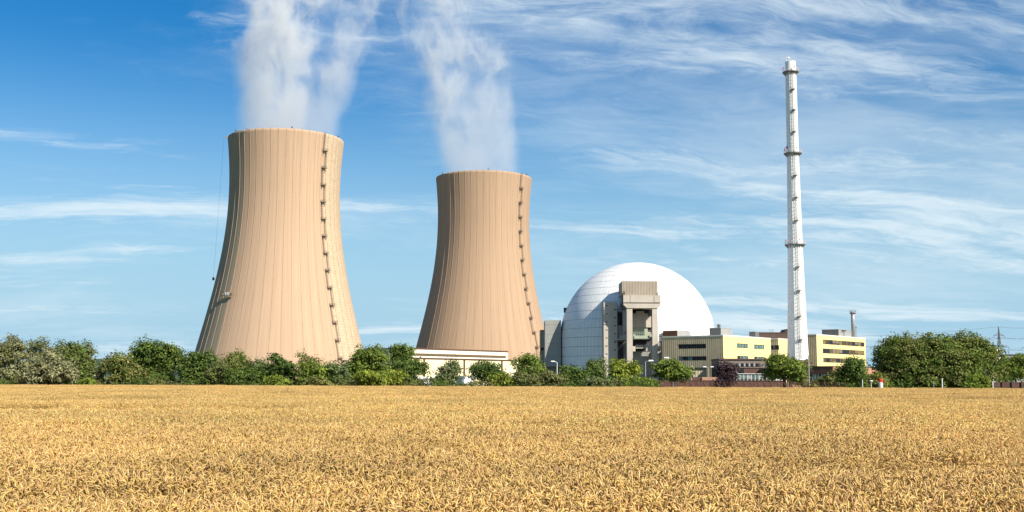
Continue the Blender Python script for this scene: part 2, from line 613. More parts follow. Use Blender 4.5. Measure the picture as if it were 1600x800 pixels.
def tower(px, py, D, label, m, ladder_deg, nplat):
    c = W(px, py, D)
    cx = c.x
    T = thing('cooling_tower', label, 'cooling tower', (cx, D, 0), -math.atan2(cx, D), 'hyperbolic cooling towers of the power plant')
    sh = shell_mesh().build('shell', m, T, smooth=True)
    # wind ribs: one mesh, turned about the axis
    mb = MB()
    hw = 0.16
    zs = np.linspace(0, TOP - 0.05, 44)
    for z in zs:
        r = tr(z)
        for (xx, rr) in ((-hw, r - 0.2), (-hw * 0.8, r + 0.14), (hw * 0.8, r + 0.14), (hw, r - 0.2)):
            mb.v.append((xx, -rr, z))
    for i in range(len(zs) - 1):
        for k in range(3):
            a = i * 4 + k
            mb.f.append((a, a + 1, a + 5, a + 4))
    rib0 = None
    for k in range(48):
        a = 2 * math.pi * k / 48
        if rib0 is None:
            rib0 = mb.build('rib', M['rib'], T)
            o = rib0
        else:
            o = rib0.copy()
            COL.objects.link(o)
            o.parent = T
        o.rotation_euler = (0, 0, a)
    # caged ladder in flights, each ending on a bracketed rest platform
    th0 = R(ladder_deg)
    zs = np.linspace(TOP - 0.5, 3, nplat + 1)
    for i in range(nplat):
        za, zb = zs[i], zs[i + 1]
        s = 0.9 if i % 2 else -0.9
        mb = MB()
        for dx in (-0.35, 0.35):
            pts = []
            for z in np.linspace(za + (1.2 if i else 0.9), zb, 8):
                th = th0 + (s + dx) / tr(z)
                pts.append(pol_pt(th, z, 0.45))
            mb.tube(pts, 0.06, 4)
            mb.tube([p + (pol_pt(th0, zb, 1) - pol_pt(th0, zb)) * 0.75 for p in pts], 0.04, 4)
        for z in np.arange(zb, za + 0.8, 0.6):
            th = th0 + s / tr(z)
            a, b = pol_pt(th - 0.35 / tr(z), z, 0.45), pol_pt(th + 0.35 / tr(z), z, 0.45)
            mb.bar(a, b, 0.07)
            if int(z / 0.6) % 2 == 0:
                n = (pol_pt(th, z, 1) - pol_pt(th, z)) * 0.75
                mb.bar(a, a + n, 0.045).bar(b, b + n, 0.045).bar(a + n, b + n, 0.045)
        mb.build('ladder', M['dsteel'], T)
        pf = MB()
        th = th0
        e = pol_pt(th, zb, 1) - pol_pt(th, zb)
        tg = Vector((math.cos(th), math.sin(th), 0))
        base = pol_pt(th, zb, 0.02)
        for q in range(5):
            pf.bar(base + tg * (-1.2 + q * 0.6), base + tg * (-1.2 + q * 0.6) + e * 1.6, 0.5, 0.14)
        for q in (-1.1, 1.1):
            pf.bar(base + tg * q - Vector((0, 0, 2.6)), base + tg * q + e * 1.6, 0.16)
        po = pf.build('platform', M['dsteel'], T)
        rl = MB()
        c4 = [base + tg * -1.45 + e * 0.1, base + tg * -1.45 + e * 1.7, base + tg * 1.45 + e * 1.7, base + tg * 1.45 + e * 0.1]
        for h in (0.6, 1.2):
            for a, b in zip(c4, c4[1:]):
                rl.bar(a + Vector((0, 0, h)), b + Vector((0, 0, h)), 0.07)
        for a in c4 + [c4[1].lerp(c4[2], 0.5)]:
            rl.bar(a, a + Vector((0, 0, 1.2)), 0.08)
        rl.build('railing', M['dsteel'], po)
    for dg in (-118, -58, 5, 62, 125):
        mb = MB()
        p = pol_pt(R(dg), TOP, -0.1)
        mb.tube([p, p + Vector((0, 0, 0.55))], 0.22, 8)
        mb.lathe([(0.05, p.z + 1.25), (0.38, p.z + 1.05), (0.38, p.z + 0.55)], 8, p.x, p.y, True)
        mb.build('warning_light', M['brown'], T)
    return T, cx


T1, TX1 = tower(447.5, 220, D1, 'nearer, taller looking tan cooling tower with a pale unpainted strip right of its ladder', M['tower'], 41.0, 14)
T2, TX2 = tower(756, 283, D2, 'farther, smaller looking rosy tan cooling tower behind the long cream building', M['tower_far'], 50.5, 14)


def cradle(deg, zc, label, length):
    th = R(deg)
    p = TM[T1.name] @ pol_pt(th, zc, 1.2)
    T = thing('work_platform', label, 'work platform', p, -math.atan2(TX1, D1) + th, 'work platforms hanging on the big tower')
    L = length / 2
    mb = MB().box(-L, L, -0.5, 0.5, 0, 0.18)
    mb.build('deck', M['steel'], T)
    mb = MB()
    for y in (-0.5, 0.5):
        for z in (0.6, 1.15):
            mb.bar((-L, y, z), (L, y, z), 0.09)
        for k in range(7):
            x = -L + k * length / 6
            mb.bar((x, y, 0.1), (x, y, 1.15), 0.09)
    mb.build('railing', M['steel'], T)
    for s in (-1, 1):
        MB().box(s * (L - 0.5) - 0.45, s * (L - 0.5) + 0.45, -0.62, 0.62, 0.2, 1.5).build('hoist', M['louvre'], T)
    for k in range(3 if length > 6 else 1):
        x = (k - 1) * 1.3 if length > 6 else 0
        q = MB()
        q.tube([(x, 0, 0.2), (x, 0, 0.95), (x, 0, 1.45), (x, 0, 1.62), (x, 0, 1.75), (x, 0, 1.98)], [0.2, 0.22, 0.27, 0.1, 0.14, 0.08], 8)
        q.build('worker', M['offwhite'], T)  # simple upright figure of a worker on the deck
    inv = TM[T.name].inverted() @ TM[T1.name]
    for s in (-1, 1):
        a = Vector((s * (L - 0.5), 0, 1.5))
        b = inv @ pol_pt(th + s * (L - 0.5) / tr(TOP), TOP, 2.2)
        MB().tube([a, b], 0.018, 4).build('rope', M['dsteel'], T)
    b0 = MB()
    for s in (-1, 1):
        a = inv @ pol_pt(th + s * (L - 0.5) / tr(TOP), TOP + 0.3, -0.6)
        b = inv @ pol_pt(th + s * (L - 0.5) / tr(TOP), TOP + 0.3, 2.3)
        b0.bar(a, b, 0.25)
    b0.build('roof_hook', M['steel'], T)


def tower_z(px, py, D):
    return W(px, py, D).z


cradle(-46.0, tower_z(362, 463, D1 - 30), 'wide hanging work platform with bright figures low on the left flank of the big tower', 8.5)
cradle(-88.0, tower_z(340, 440, D1), 'small work platform hanging at the left outline of the big tower', 3.0)

# ------------------------------------------------------------------ steam


def steam(name, label, T, base_density, seed, cols, hs_=1.0):
    """Plume of water vapour: columns = (x offset at rim, drift per metre, half width, growth, z start, thin-out height, strength)."""
    m = bpy.data.materials.new(name + '_vapour')
    m.use_nodes = True
    n = Nodes(m.node_tree)
    o = n.obj()
    x, y, z = n.xyz(o)
    up = n.step(z, 6, 78 * hs_, 0.0, 1.0, False)
    nz = n.noise(n.vm('ADD', n.vm('MULTIPLY', o, (1.0, 0.4, 0.7)), (seed * 17.3, 3.1, seed * 5.7)), 0.024, 2, 0.5, 0.0, 'Color')
    n2 = n.noise(n.vm('ADD', n.vm('MULTIPLY', o, (1.0, 0.4, 0.8)), (seed * 7.9, 11.0, seed * 3.3)), 0.085, 3, 0.55, 0.0, 'Color')
    sw = n.vm('SCALE', n.vm('SUBTRACT', nz, (0.5, 0.5, 0.5)), n.m('MULTIPLY_ADD', up, 44.0, 4.0))
    sw2 = n.vm('SCALE', n.vm('SUBTRACT', n2, (0.5, 0.5, 0.5)), n.m('MULTIPLY_ADD', up, 20.0, 5.0))
    pq = n.vm('ADD', n.vm('ADD', o, sw), sw2)
    fx, fy, fz = n.xyz(pq)
    sp = n.vm('ADD', n.vm('MULTIPLY', pq, (1, 0.32, 0.72)), (seed * 31.0, 0, 0))
    fb = n.noise(sp, 0.055, 6, 0.62, 0.0)
    r1 = n.m('SUBTRACT', 1.0, n.m('ABSOLUTE', n.m('MULTIPLY_ADD', n.noise(sp, 0.030, 4, 0.6), 8.6, -4.3)), clamp=True)
    total = None
    for (x0, dr, hw, gr, zs, zt, st) in cols:
        wz = n.m('ADD', hw, n.m('MULTIPLY', z, gr))
        cx = n.m('ADD', x0, n.m('MULTIPLY', z, dr))
        rx = n.m('DIVIDE', n.m('SUBTRACT', fx, cx), wz)
        ry = n.m('DIVIDE', fy, n.m('MULTIPLY', wz, 1.1))
        rr = n.m('SQRT', n.m('ADD', n.m('MULTIPLY', rx, rx), n.m('MULTIPLY', ry, ry)))
        body = n.step(rr, 0.55, 1.10, 1.0, 0.0)
        th = n.step(z, 0, zt, 0.16, 0.56, False)
        puff = n.step(fb, th, n.m('ADD', th, n.m('MULTIPLY_ADD', up, -0.14, 0.34)), 0.0, 1.0)
        shred = n.m('MULTIPLY_ADD', n.m('SUBTRACT', r1, 1.0), n.step(z, 8, zt * 0.5, 0.0, 0.96), 1.0)
        d = n.m('MULTIPLY', n.m('MULTIPLY', body, n.m('MULTIPLY', puff, shred)), n.m('MULTIPLY', st, n.m('MULTIPLY_ADD', up, 0.9, 1.0)))
        if zs > 0:
            d = n.m('MULTIPLY', d, n.step(z, zs * 0.3, zs))
        total = d if total is None else n.m('MAXIMUM', total, d)
    total = n.m('MULTIPLY', total, n.step(z, 108 * hs_, 134 * hs_, 1.0, 0.0))
    rz = n.step(z, -22, -6, 0.0, 1.0)
    v = n.new('ShaderNodeVolumePrincipled')
    v.inputs['Color'].default_value = (0.97, 0.975, 0.985, 1)
    v.inputs['Anisotropy'].default_value = 0.0
    n.put(v.inputs['Density'], n.m('MULTIPLY', n.m('MULTIPLY', total, rz), base_density))
    n.put(n.new('ShaderNodeOutputMaterial').inputs['Volume'], v.outputs[0])
    rin = tr(TOP) - 1.4
    cxw = TX1 if T is T1 else TX2
    D = D1 if T is T1 else D2
    prof = []
    mb = MB()
    nseg = 40
    lv = [(-24, rin - 1, 0.0), (-1, rin - 0.2, 0.0), (0.8, rin + 1.0, 0.0), (14, 37, 0), (40, 45, 0), (70 * hs_, 57, -3 if hs_ > 1 else 3), (100 * hs_, 64, -9 if hs_ > 1 else 4), (134 * hs_, 70, -15 if hs_ > 1 else 5)]
    for (zz, rad, off) in lv:
        for k in range(nseg):
            a = 2 * math.pi * k / nseg
            mb.v.append((rad * math.cos(a) + off, rad * math.sin(a), zz))
    for i in range(len(lv) - 1):
        for k in range(nseg):
            a, c = i * nseg + k, i * nseg + (k + 1) % nseg
            mb.f.append((a, c, c + nseg, a + nseg))
    mb.f.append(tuple(range(nseg))[::-1])
    mb.f.append(tuple((len(lv) - 1) * nseg + k for k in range(nseg)))
    ob = mb.build(name, m, None)
    ob.location = (cxw, D, TOP)
    ob.rotation_euler = (0, 0, -math.atan2(cxw, D))
    tag(ob, label, 'steam', 'steam rising from the cooling towers', 'stuff')


steam('steam', 'broad white steam column rising out of the nearer, left cooling tower', T1, 0.036, 1.0,
      [(-6.0, 0.0, 23.0, 0.06, 0, 150, 1.0), (14.0, 0.17, 18.0, 0.05, 0, 118, 0.6)])
steam('steam', 'thin ragged steam wisps rising out of the farther, right cooling tower', T2, 0.021, 2.0,
      [(-7.0, -0.26, 22.0, 0.03, 0, 200, 1.0), (11.0, -0.19, 18.0, 0.04, 0, 175, 0.9)], 1.5)

# ------------------------------------------------------------------ reactor dome
DD = 430.0
dc = W(995.5, 530, DD)
DRAD = 120.4 / F * depth_of(dc) / 1.0025
ZS = dc.z
DT = thing('reactor_dome', 'huge white panelled reactor dome behind the concrete gantry', 'reactor dome', (dc.x, DD, 0))
MB().lathe([(DRAD - 0.12, 0), (DRAD - 0.12, ZS)] + [((DRAD - 0.12) * math.cos(a), ZS + (DRAD - 0.12) * math.sin(a)) for a in np.linspace(0, math.pi / 2 - 0.01, 36)], 120).build('inner_shell', M['dome_gap'], DT, smooth=True)


def course(z_of, n, ja, jb, shift):
    """One ring of cladding panels; z_of(t) gives (radius, height), panels are set apart by joints."""
    mb = MB()
    rows = 3
    for k in range(n):
        a0 = 2 * math.pi * (k + shift) / n
        a1 = 2 * math.pi * (k + 1 + shift) / n
        gap = ja / max(z_of(0.5)[0], 1.0)
        a0, a1 = a0 + gap, a1 - gap
        b = len(mb.v)
        for i in range(rows + 1):
            t = jb + (1 - 2 * jb) * i / rows
            r, z = z_of(t)
            for a in (a0, (a0 + a1) / 2, a1):
                mb.v.append((r * math.cos(a), r * math.sin(a), z))
        for i in range(rows):
            for q in range(2):
                c = b + i * 3 + q
                mb.f.append((c, c + 1, c + 4, c + 3))
    return mb.build('cladding_course', M['dome'], DT, smooth=False)


for i in range(5):
    za, zb = ZS * i / 5, ZS * (i + 1) / 5
    course(lambda t, za=za, zb=zb: (DRAD, za + (zb - za) * t), 110, 0.035, 0.02, (i % 2) * 0.0)
NC = 14
for i in range(NC):
    ta, tb = math.pi / 2 * i / NC, math.pi / 2 * (i + 1) / NC
    nn = 110 if i < 7 else (55 if i < 11 else 24)
    course(lambda t, ta=ta, tb=tb: (DRAD * math.cos(ta + (tb - ta) * t), ZS + DRAD * math.sin(ta + (tb - ta) * t)), nn, 0.03, 0.02, 0)
e0, e1 = W(881, 488.5, DD), W(885.5, 481, DD)
MB().box(e0.x - dc.x, e1.x - dc.x + 2, -1, 1.2, e0.z, e1.z).build('vent_box', M['dbrown'], DT)

# ------------------------------------------------------------------ flat helpers for parts that face the camera


def fbox(T, name, m, x0, x1, yt, yb, Y, depth, base=None, lab=None):
    """Box whose front face fills a pixel rectangle at distance Y; rests at z=base if given."""
    a, b = W((x0 + x0) / 2, yb, Y), W(x1, yt, Y)
    z0 = base if base is not None else a.z
    zt = W((x0 + x1) / 2, yt, Y).z
    if base is None:
        z0 = W((x0 + x1) / 2, yb, Y).z
    xa, xb = W(x0, (yt + yb) / 2, Y).x, W(x1, (yt + yb) / 2, Y).x
    o = TM[T.name].translation
    ob = MB().box(xa - o.x, xb - o.x, Y - o.y, Y + depth - o.y, z0 - o.z, zt - o.z).build(name, m, T)
    if lab: ob['label'] = lab
    return ob


def rail(T, name, m, x0, x1, yt, yb, Y, depth=0.0, n=6, th=0.08):
    a, b = W(x0, yb, Y), W(x1, yb, Y)
    zt = W((x0 + x1) / 2, yt, Y).z
    z0 = W((x0 + x1) / 2, yb, Y).z
    o = TM[T.name].translation
    mb = MB()
    for k in range(n + 1):
        x = a.x + (b.x - a.x) * k / n - o.x
        mb.bar((x, Y - o.y, z0 - o.z), (x, Y - o.y, zt - o.z), th)
    for h in (0.5, 1.0):
        z = z0 + (zt - z0) * h - o.z
        mb.bar((a.x - o.x, Y - o.y, z), (b.x - o.x, Y - o.y, z), th)
        if depth:
            for x in (a.x, b.x):
                mb.bar((x - o.x, Y - o.y, z), (x - o.x, Y - o.y + depth, z), th)
    return mb.build(name, m, T)


# ------------------------------------------------------------------ transport gantry in front of the dome
GY = 391.0
GT = thing('transport_gantry', 'tall beige concrete gantry with two legs and a box on top before the dome', 'gantry', ground(1002, GY))
fbox(GT, 'leg', M['beige'], 979.7, 988.6, 481, 600, GY, 3.2, base=0)
fbox(GT, 'leg', M['beige'], 1019.6, 1028.1, 481, 600, GY, 3.2, base=0)
# flared capital
o = TM[GT.name].translation
mb = MB()
xs = [W(x, 478, GY).x - o.x for x in (974, 1032.4, 1028.1, 979.7)]
z1, z0 = W(1002, 474.2, GY).z, W(1002, 481.5, GY).z
zi = W(1002, 476.2, GY).z
prof = [(xs[0], z1), (xs[1], z1), (xs[1], zi), (xs[2], z0), (xs[3], z0), (xs[0], zi)]
vs = [(x, y, z) for y in (-0.3, 12) for (x, z) in prof]
mb.add(vs, [tuple(range(6)), tuple(range(11, 5, -1))] + [(i, (i + 1) % 6 + 0, (i + 1) % 6 + 6, i + 6) for i in range(6)])
mb.build('capital', M['beige'], GT)
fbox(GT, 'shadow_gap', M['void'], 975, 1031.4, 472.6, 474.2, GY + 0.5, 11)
for (a, b) in ((974, 984.2), (984.8, 1021.6), (1022.2, 1032.6)):
    fbox(GT, 'crown_panel', M['beige'], a, b, 461.3, 472.6, GY - 0.4, 12.5)
fbox(GT, 'roof_housing', M['tan_striped'], 972.2, 1027.6, 439.2, 461.4, GY + 0.4, 13)
rail(GT, 'railing', M['dsteel'], 970, 976, 455.5, 461.3, GY - 0.2, 6, 3, 0.16)
rail(GT, 'railing', M['offwhite'], 1028.5, 1032.5, 457.5, 461.3, GY - 0.2, 6, 3, 0.12)
fbox(GT, 'access_ladder', M['dsteel'], 971.6, 973.6, 461, 484, GY + 2, 1.0)
fbox(GT, 'rear_pier', M['beige'], 974.6, 979.6, 484, 531, GY + 2.5, 6)
# infill wall between the legs, opening above, green platform below
fbox(GT, 'infill_wall', M['beige'], 988.6, 1019.6, 489.6, 511.4, GY + 6.5, 4)
fbox(GT, 'header', M['beige'], 994, 1006.5, 486, 489.6, GY + 6.3, 4)
fbox(GT, 'opening_shade', M['void'], 988.6, 1019.6, 481.5, 489.6, GY + 9.0, 2)
fbox(GT, 'crane_trolley', M['dsteel'], 996, 1004, 481.8, 483.4, GY + 3, 3)
fbox(GT, 'crane_girder', M['dgrey'], 1016.4, 1018.8, 484, 493.4, GY + 0.6, 5.9)
fbox(GT, 'green_panel', M['mint'], 989.5, 1012.2, 511.4, 529, GY + 7.0, 1.5)
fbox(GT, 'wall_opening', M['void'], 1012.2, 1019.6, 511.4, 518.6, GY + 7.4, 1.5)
fbox(GT, 'sill_wall', M['beige'], 1012.2, 1019.6, 518.6, 529, GY + 7.0, 1.5)
pl = fbox(GT, 'platform', M['mint'], 989.2, 1019.3, 524.3, 529.2, GY + 0.8, 6)
fbox(GT, 'platform_girder', M['dsteel'], 989.2, 1019.3, 529.2, 530.6, GY + 1.0, 6)
for (a, b) in ((989.4, 992.6), (1015, 1018.6)):
    fbox(GT, 'buffer_box', M['mint'], a, b, 522.4, 526.2, GY + 0.2, 0.8)
rl = rail(GT, 'railing', M['mint'], 989.4, 1019, 518.8, 524.3, GY + 0.9, 0, 9, 0.10)
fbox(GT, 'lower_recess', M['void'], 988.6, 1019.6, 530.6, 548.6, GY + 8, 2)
fbox(GT, 'balcony', M['grey'], 993.5, 1011.5, 542.8, 544.6, GY + 3, 5)
rail(GT, 'railing', M['lgrey'], 993.5, 1011.5, 538.0, 542.8, GY + 3.0, 0, 7, 0.07)
fbox(GT, 'corbel', M['beige'], 988.6, 993, 541, 549, GY + 2.0, 6)
mb = MB()
xs = [W(x, 544, GY).x - o.x for x in (1010.5, 1016, 1033)]
za, zb, zc = (W(1020, y, GY).z for y in (540.2, 544, 548.6))
vs = [(x, y, z) for y in (1.6, 4.6) for (x, z) in ((xs[1], za), (xs[2], za), (xs[2], zc), (xs[0], zc), (xs[0], zb))]
mb.add(vs, [(0, 1, 2, 3, 4), (9, 8, 7, 6, 5)] + [(i, (i + 1) % 5, (i + 1) % 5 + 5, i + 5) for i in range(5)])
mb.build('corbel', M['beige'], GT)
dr = fbox(GT, 'gate', M['lgrey'], 990.2, 1018.4, 549.6, 600, GY + 8.2, 0.6, base=0)
for i in range(4):
    x = 990.2 + 28.2 * (i + 0.5) / 4
    fbox(GT, 'gate_panel', M['lgrey'], 990.5 + 28.2 * i / 4, 990.0 + 28.2 * (i + 1) / 4 + 0.2, 550.2, 600, GY + 8.0, 0.2, base=0.2)
fbox(GT, 'gate_surround', M['beige'], 988.6, 990.2, 549, 600, GY + 7, 2, base=0)
fbox(GT, 'gate_surround', M['beige'], 1018.4, 1019.6, 549, 600, GY + 7, 2, base=0)
fbox(GT, 'floodlight', M['offwhite'], 1011.5, 1013.4, 536.5, 540, GY + 2.4, 0.6)
fbox(GT, 'floodlight', M['offwhite'], 1030.8, 1032.8, 536.6, 540.2, GY + 1.5, 0.6)
# emblem: three small coloured leaves on the pier
ec = W(977.4, 520, GY + 2.42) - o
mb3 = [('red', -0.42, 0.34, 0.9), ('green', 0.40, 0.36, -0.8), ('blue', 0.02, -0.12, 0.0)]
emb = None
for cname, dx, dz, tilt in mb3:
    mb = MB()
    nseg = 10
    s = 0.42 if cname == 'blue' else 0.30
    pts = []
    for k in range(nseg):
        a = 2 * math.pi * k / nseg
        u, v = s * math.cos(a), s * 0.62 * math.sin(a) * (1.5 if cname == 'blue' else 1)
        pts.append((ec.x + dx + u * math.cos(tilt) - v * math.sin(tilt), ec.z + dz + u * math.sin(tilt) + v * math.cos(tilt)))
    vs = [(x, ec.y - 0.0 + y, z) for y in (-0.04, 0.2) for (x, z) in pts]
    mb.add(vs, [tuple(range(nseg)), tuple(range(2 * nseg - 1, nseg - 1, -1))] + [(k, (k + 1) % nseg, (k + 1) % nseg + nseg, k + nseg) for k in range(nseg)])
    mb.build('emblem', M[cname], GT)['label'] = cname + ' leaf of the wall emblem'

# stair tower with slot windows
ST = thing('stair_tower', 'beige concrete stair tower with slot windows left of the gantry', 'stair tower', ground(954, GY + 6))
SY = GY + 6.0
ops = []
so_ = TM[ST.name].translation
slots = [(946.0, 949.2, y) for y in (477.6, 490.3, 503.1, 515.7, 528.1, 540.8, 553.2)] + [(959.2, 963.2, y) for y in (483.8, 496.6, 509.2, 521.6, 534.4, 546.9, 559.8)]
xa, xb = W(943.4, 530, SY).x - so_.x, W(964.6, 530, SY).x - so_.x
zt = W(954, 472.2, SY).z
for (a, b, y) in slots:
    ops.append((W(a, y, SY).x - so_.x, W(b, y, SY).x - so_.x, W(954, y + 0.75, SY).z, W(954, y - 0.75, SY).z))


def wall_face(mb, P, u0, u1, z0, z1, openings, d):
    us = sorted({u0, u1, *[v for q in openings for v in q[:2]]})
    zs = sorted({z0, z1, *[v for q in openings for v in q[2:]]})
    us = [u for u in us if u0 - 1e-6 <= u <= u1 + 1e-6]
    zs = [z for z in zs if z0 - 1e-6 <= z <= z1 + 1e-6]
    for i in range(len(us) - 1):
        for j in range(len(zs) - 1):
            uc, zc = (us[i] + us[i + 1]) / 2, (zs[j] + zs[j + 1]) / 2
            if any(q[0] < uc < q[1] and q[2] < zc < q[3] for q in openings):
                continue
            mb.quad(P(us[i], zs[j], 0), P(us[i + 1], zs[j], 0), P(us[i + 1], zs[j + 1], 0), P(us[i], zs[j + 1], 0))
    for (a, b, c, e) in openings:
        for (p, q) in (((a, c), (b, c)), ((b, c), (b, e)), ((b, e), (a, e)), ((a, e), (a, c))):
            mb.quad(P(p[0], p[1], 0), P(q[0], q[1], 0), P(q[0], q[1], d), P(p[0], p[1], d))


mb = MB()
wall_face(mb, lambda u, z, i: (u, i, z), xa, xb, 0, zt, ops, 0.5)
mb.quad((xa, 0, 0), (xa, 9, 0), (xa, 9, zt), (xa, 0, zt)).quad((xb, 0, 0), (xb, 9, 0), (xb, 9, zt), (xb, 0, zt))
mb.quad((xa, 9, 0), (xb, 9, 0), (xb, 9, zt), (xa, 9, zt)).quad((xa, 0, zt), (xb, 0, zt), (xb, 9, zt), (xa, 9, zt))
mb.build('wall', M['beige'], ST)
for q in ops:
    MB().box(q[0], q[1], 0.35, 0.5, q[2], q[3]).build('slot_window', M['glass'], ST)
for (x0, y0) in ((944.2, 504.5), (957.5, 532), (944.2, 556)):
    fbox(ST, 'wall_lamp', M['offwhite'], x0, x0 + 1.6, y0, y0 + 1.6, SY - 0.35, 0.35)

# lock building between stair tower and gantry
LT = thing('lock_building', 'narrow grey block with a dark doorway wedged between stair tower and gantry', 'building', ground(970, GY + 8))
fbox(LT, 'wall', M['grey'], 964.7, 988, 508, 600, GY + 8.4, 8, base=0)
fbox(LT, 'upper_window', M['glass'], 965, 974, 488, 508, GY + 8.8, 3)
fbox(LT, 'window_head', M['grey'], 964.7, 974.4, 486.5, 488, GY + 8.5, 4)
fbox(LT, 'wall_panel', M['beige'], 966.2, 974.2, 509.5, 528.8, GY + 8.0, 0.4)
fbox(LT, 'ledge', M['beige'], 960, 980, 529.4, 531.2, GY + 5.2, 3.2)
rail(LT, 'railing', M['offwhite'], 969, 975, 524.2, 529.4, GY + 5.3, 0, 3, 0.14)
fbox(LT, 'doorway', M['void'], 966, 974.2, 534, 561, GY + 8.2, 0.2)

# grey box added right of the gantry, its tone standing in for shade
fbox(LT, 'side_wall', M['grey'], 1029.0, 1037, 533, 600, GY + 9, 8, base=0)

# ------------------------------------------------------------------ grey turbine hall behind the dome
HT = thing('turbine_hall', 'grey clad turbine hall showing left of the dome', 'building', ground(864, 424))
rows = [500.2, 507.5, 522.6, 537, 556, 573]
for a, b in zip(rows, rows[1:]):
    fbox(HT, 'cladding_panel', M['grey'], 851.6, 876.6, a + 0.12, b - 0.12, 424, 14)
fbox(HT, 'core', M['dgrey'], 852.2, 876.2, 500.6, 572.6, 424.3, 13)
fbox(HT, 'plinth', M['tan_ribbed'], 855, 876.5, 573.2, 600, 426, 12, base=0)
fbox(HT, 'column', M['grey'], 852.6, 854.6, 573, 600, 424.4, 2, base=0)
fbox(HT, 'dark_slot', M['void'], 870, 876, 575.6, 578.2, 425.8, 0.4)
AT = thing('link_building', 'narrow ribbed tan building wedged between the right tower and the grey hall', 'building', ground(848, 445))
fbox(AT, 'upper_wall', M['tan_ribbed'], 844.6, 851.9, 516.2, 543, 445, 14)
fbox(AT, 'dark_band', M['dbrown'], 844.9, 851.9, 543, 547.8, 445.4, 13)
fbox(AT, 'lower_wall', M['tan_ribbed'], 844.4, 851.9, 547.8, 600, 445.1, 14, base=0)
fbox(AT, 'roof_edge', M['dgrey'], 844.3, 852.0, 515.4, 516.2, 444.8, 14.2)

# ------------------------------------------------------------------ office buildings on the site grid
SITE = R(50.5)


def fP(u, z, i): return (u, i, z)
def lP(u, z, i): return (i, u, z)


def office(name, label, corner_px, Y, pytop, px_right, px_left, front_bands, left_bands, mf, ml, mr, group=None, depth_min=12, fasc=0.45):
    T = thing(name, label, 'building', ground(corner_px, Y), SITE, group)
    h = W(corner_px, pytop, Y).z
    wd = on_face(T, 'front', px_right, pytop)[0]
    dp = max(depth_min, on_face(T, 'left', px_left, pytop)[0])
    for face, bands, m, ext, P, nm in (('front', front_bands, mf, wd, fP, 'wall'), ('left', left_bands, ml, dp, lP, 'side_wall')):
        ops = []
        for bd in bands:
            (xl, yl, xr, yb), npane, gl = bd[:3]
            u0, z1 = on_face(T, face, xl, yl)
            u1, _ = on_face(T, face, xr, yl)
            _, z0 = on_face(T, face, xl, yb)
            if u0 > u1: u0, u1 = u1, u0
            ops.append((u0, u1, z0, z1))
        mb = MB()
        wall_face(mb, P, 0 if face == 'front' else 0.0, ext, 0, h, ops, 0.3)
        mb.build(nm, m, T)
        for q, bd in zip(ops, bands):
            npane, gl = bd[1], bd[2]
            u0, u1, z0, z1 = q
            fr = MB()
            t = 0.13
            def bx(a, b, c, e, i0, i1, MBo):
                p, r_ = P(a, c, i0), P(b, e, i1)
                MBo.box(min(p[0], r_[0]), max(p[0], r_[0]), min(p[1], r_[1]), max(p[1], r_[1]), c, e)
            bx(u0, u1, z0, z0 + t, 0.10, 0.24, fr)
            bx(u0, u1, z1 - t, z1, 0.10, 0.24, fr)
            for k in range(npane + 1):
                uu = u0 + (u1 - u0) * k / npane
                a, b = max(u0, uu - t * 0.6), min(u1, uu + t * 0.6)
                bx(a, b, z0 + t, z1 - t, 0.11, 0.23, fr)
            win = fr.build('window', M['frame'], T)
            for k in range(npane):
                a, b = u0 + (u1 - u0) * k / npane + t * 0.6, u0 + (u1 - u0) * (k + 1) / npane - t * 0.6
                pm = MB()
                bx(a, b, z0 + t, z1 - t, 0.2, 0.235, pm)
                pm.build('pane', M[random.choice(gl)], win)
                if random.random() < 0.35 and 'blind' in gl:
                    zz = z0 + t + (z1 - z0 - 2 * t) * random.uniform(0.15, 0.6)
                    pm = MB()
                    bx(a + 0.05, b - 0.05, zz, z1 - t - 0.02, 0.185, 0.198, pm)
                    pm.build('sun_blind', M[random.choice(['blind_reflect', 'blind', 'taupe'])], win)
    mb = MB()
    mb.quad((wd, 0, 0), (wd, dp, 0), (wd, dp, h), (wd, 0, h)).quad((0, dp, 0), (wd, dp, 0), (wd, dp, h), (0, dp, h))
    mb.build('rear_wall', ml, T)
    MB().box(0.45, wd - 0.1, 0.45, dp - 0.1, 0.1, h - 0.1).build('core', M['void'], T)  # unseen filler box added inside to block light
    MB().box(-0.1, wd + 0.1, -0.1, dp + 0.1, h, h + fasc).build('roof', mr, T)
    return T, wd, dp, h


gl1 = ['glassg', 'glassg', 'glass', 'blind']
LB, lw, ld, lh = office('office_building', 'left cream yellow office block with ribbed beige side wall right of the dome', 1131, 372, 525.2, 1203.8, 1035,
    [((1151, 536.4, 1168.3, 543.4), 4, ['glassg', 'glassg', 'glass']), ((1178, 538.2, 1194, 545.2), 4, ['glassg', 'glassg', 'glass']),
     ((1152, 555.8, 1169, 563.0), 4, ['glassg', 'glass', 'glassg']), ((1178.6, 557.2, 1194.8, 564.2), 4, ['glassg', 'glass'])],
    [((1059.4, 538.0, 1103.2, 545.2), 6, ['glass']), ((1059.8, 557.0, 1103.8, 563.6), 6, ['glass', 'glass', 'glassg'])],
    M['yellow'], M['beige_ribbed'], M['creamw'], 'cream yellow office blocks of the plant')


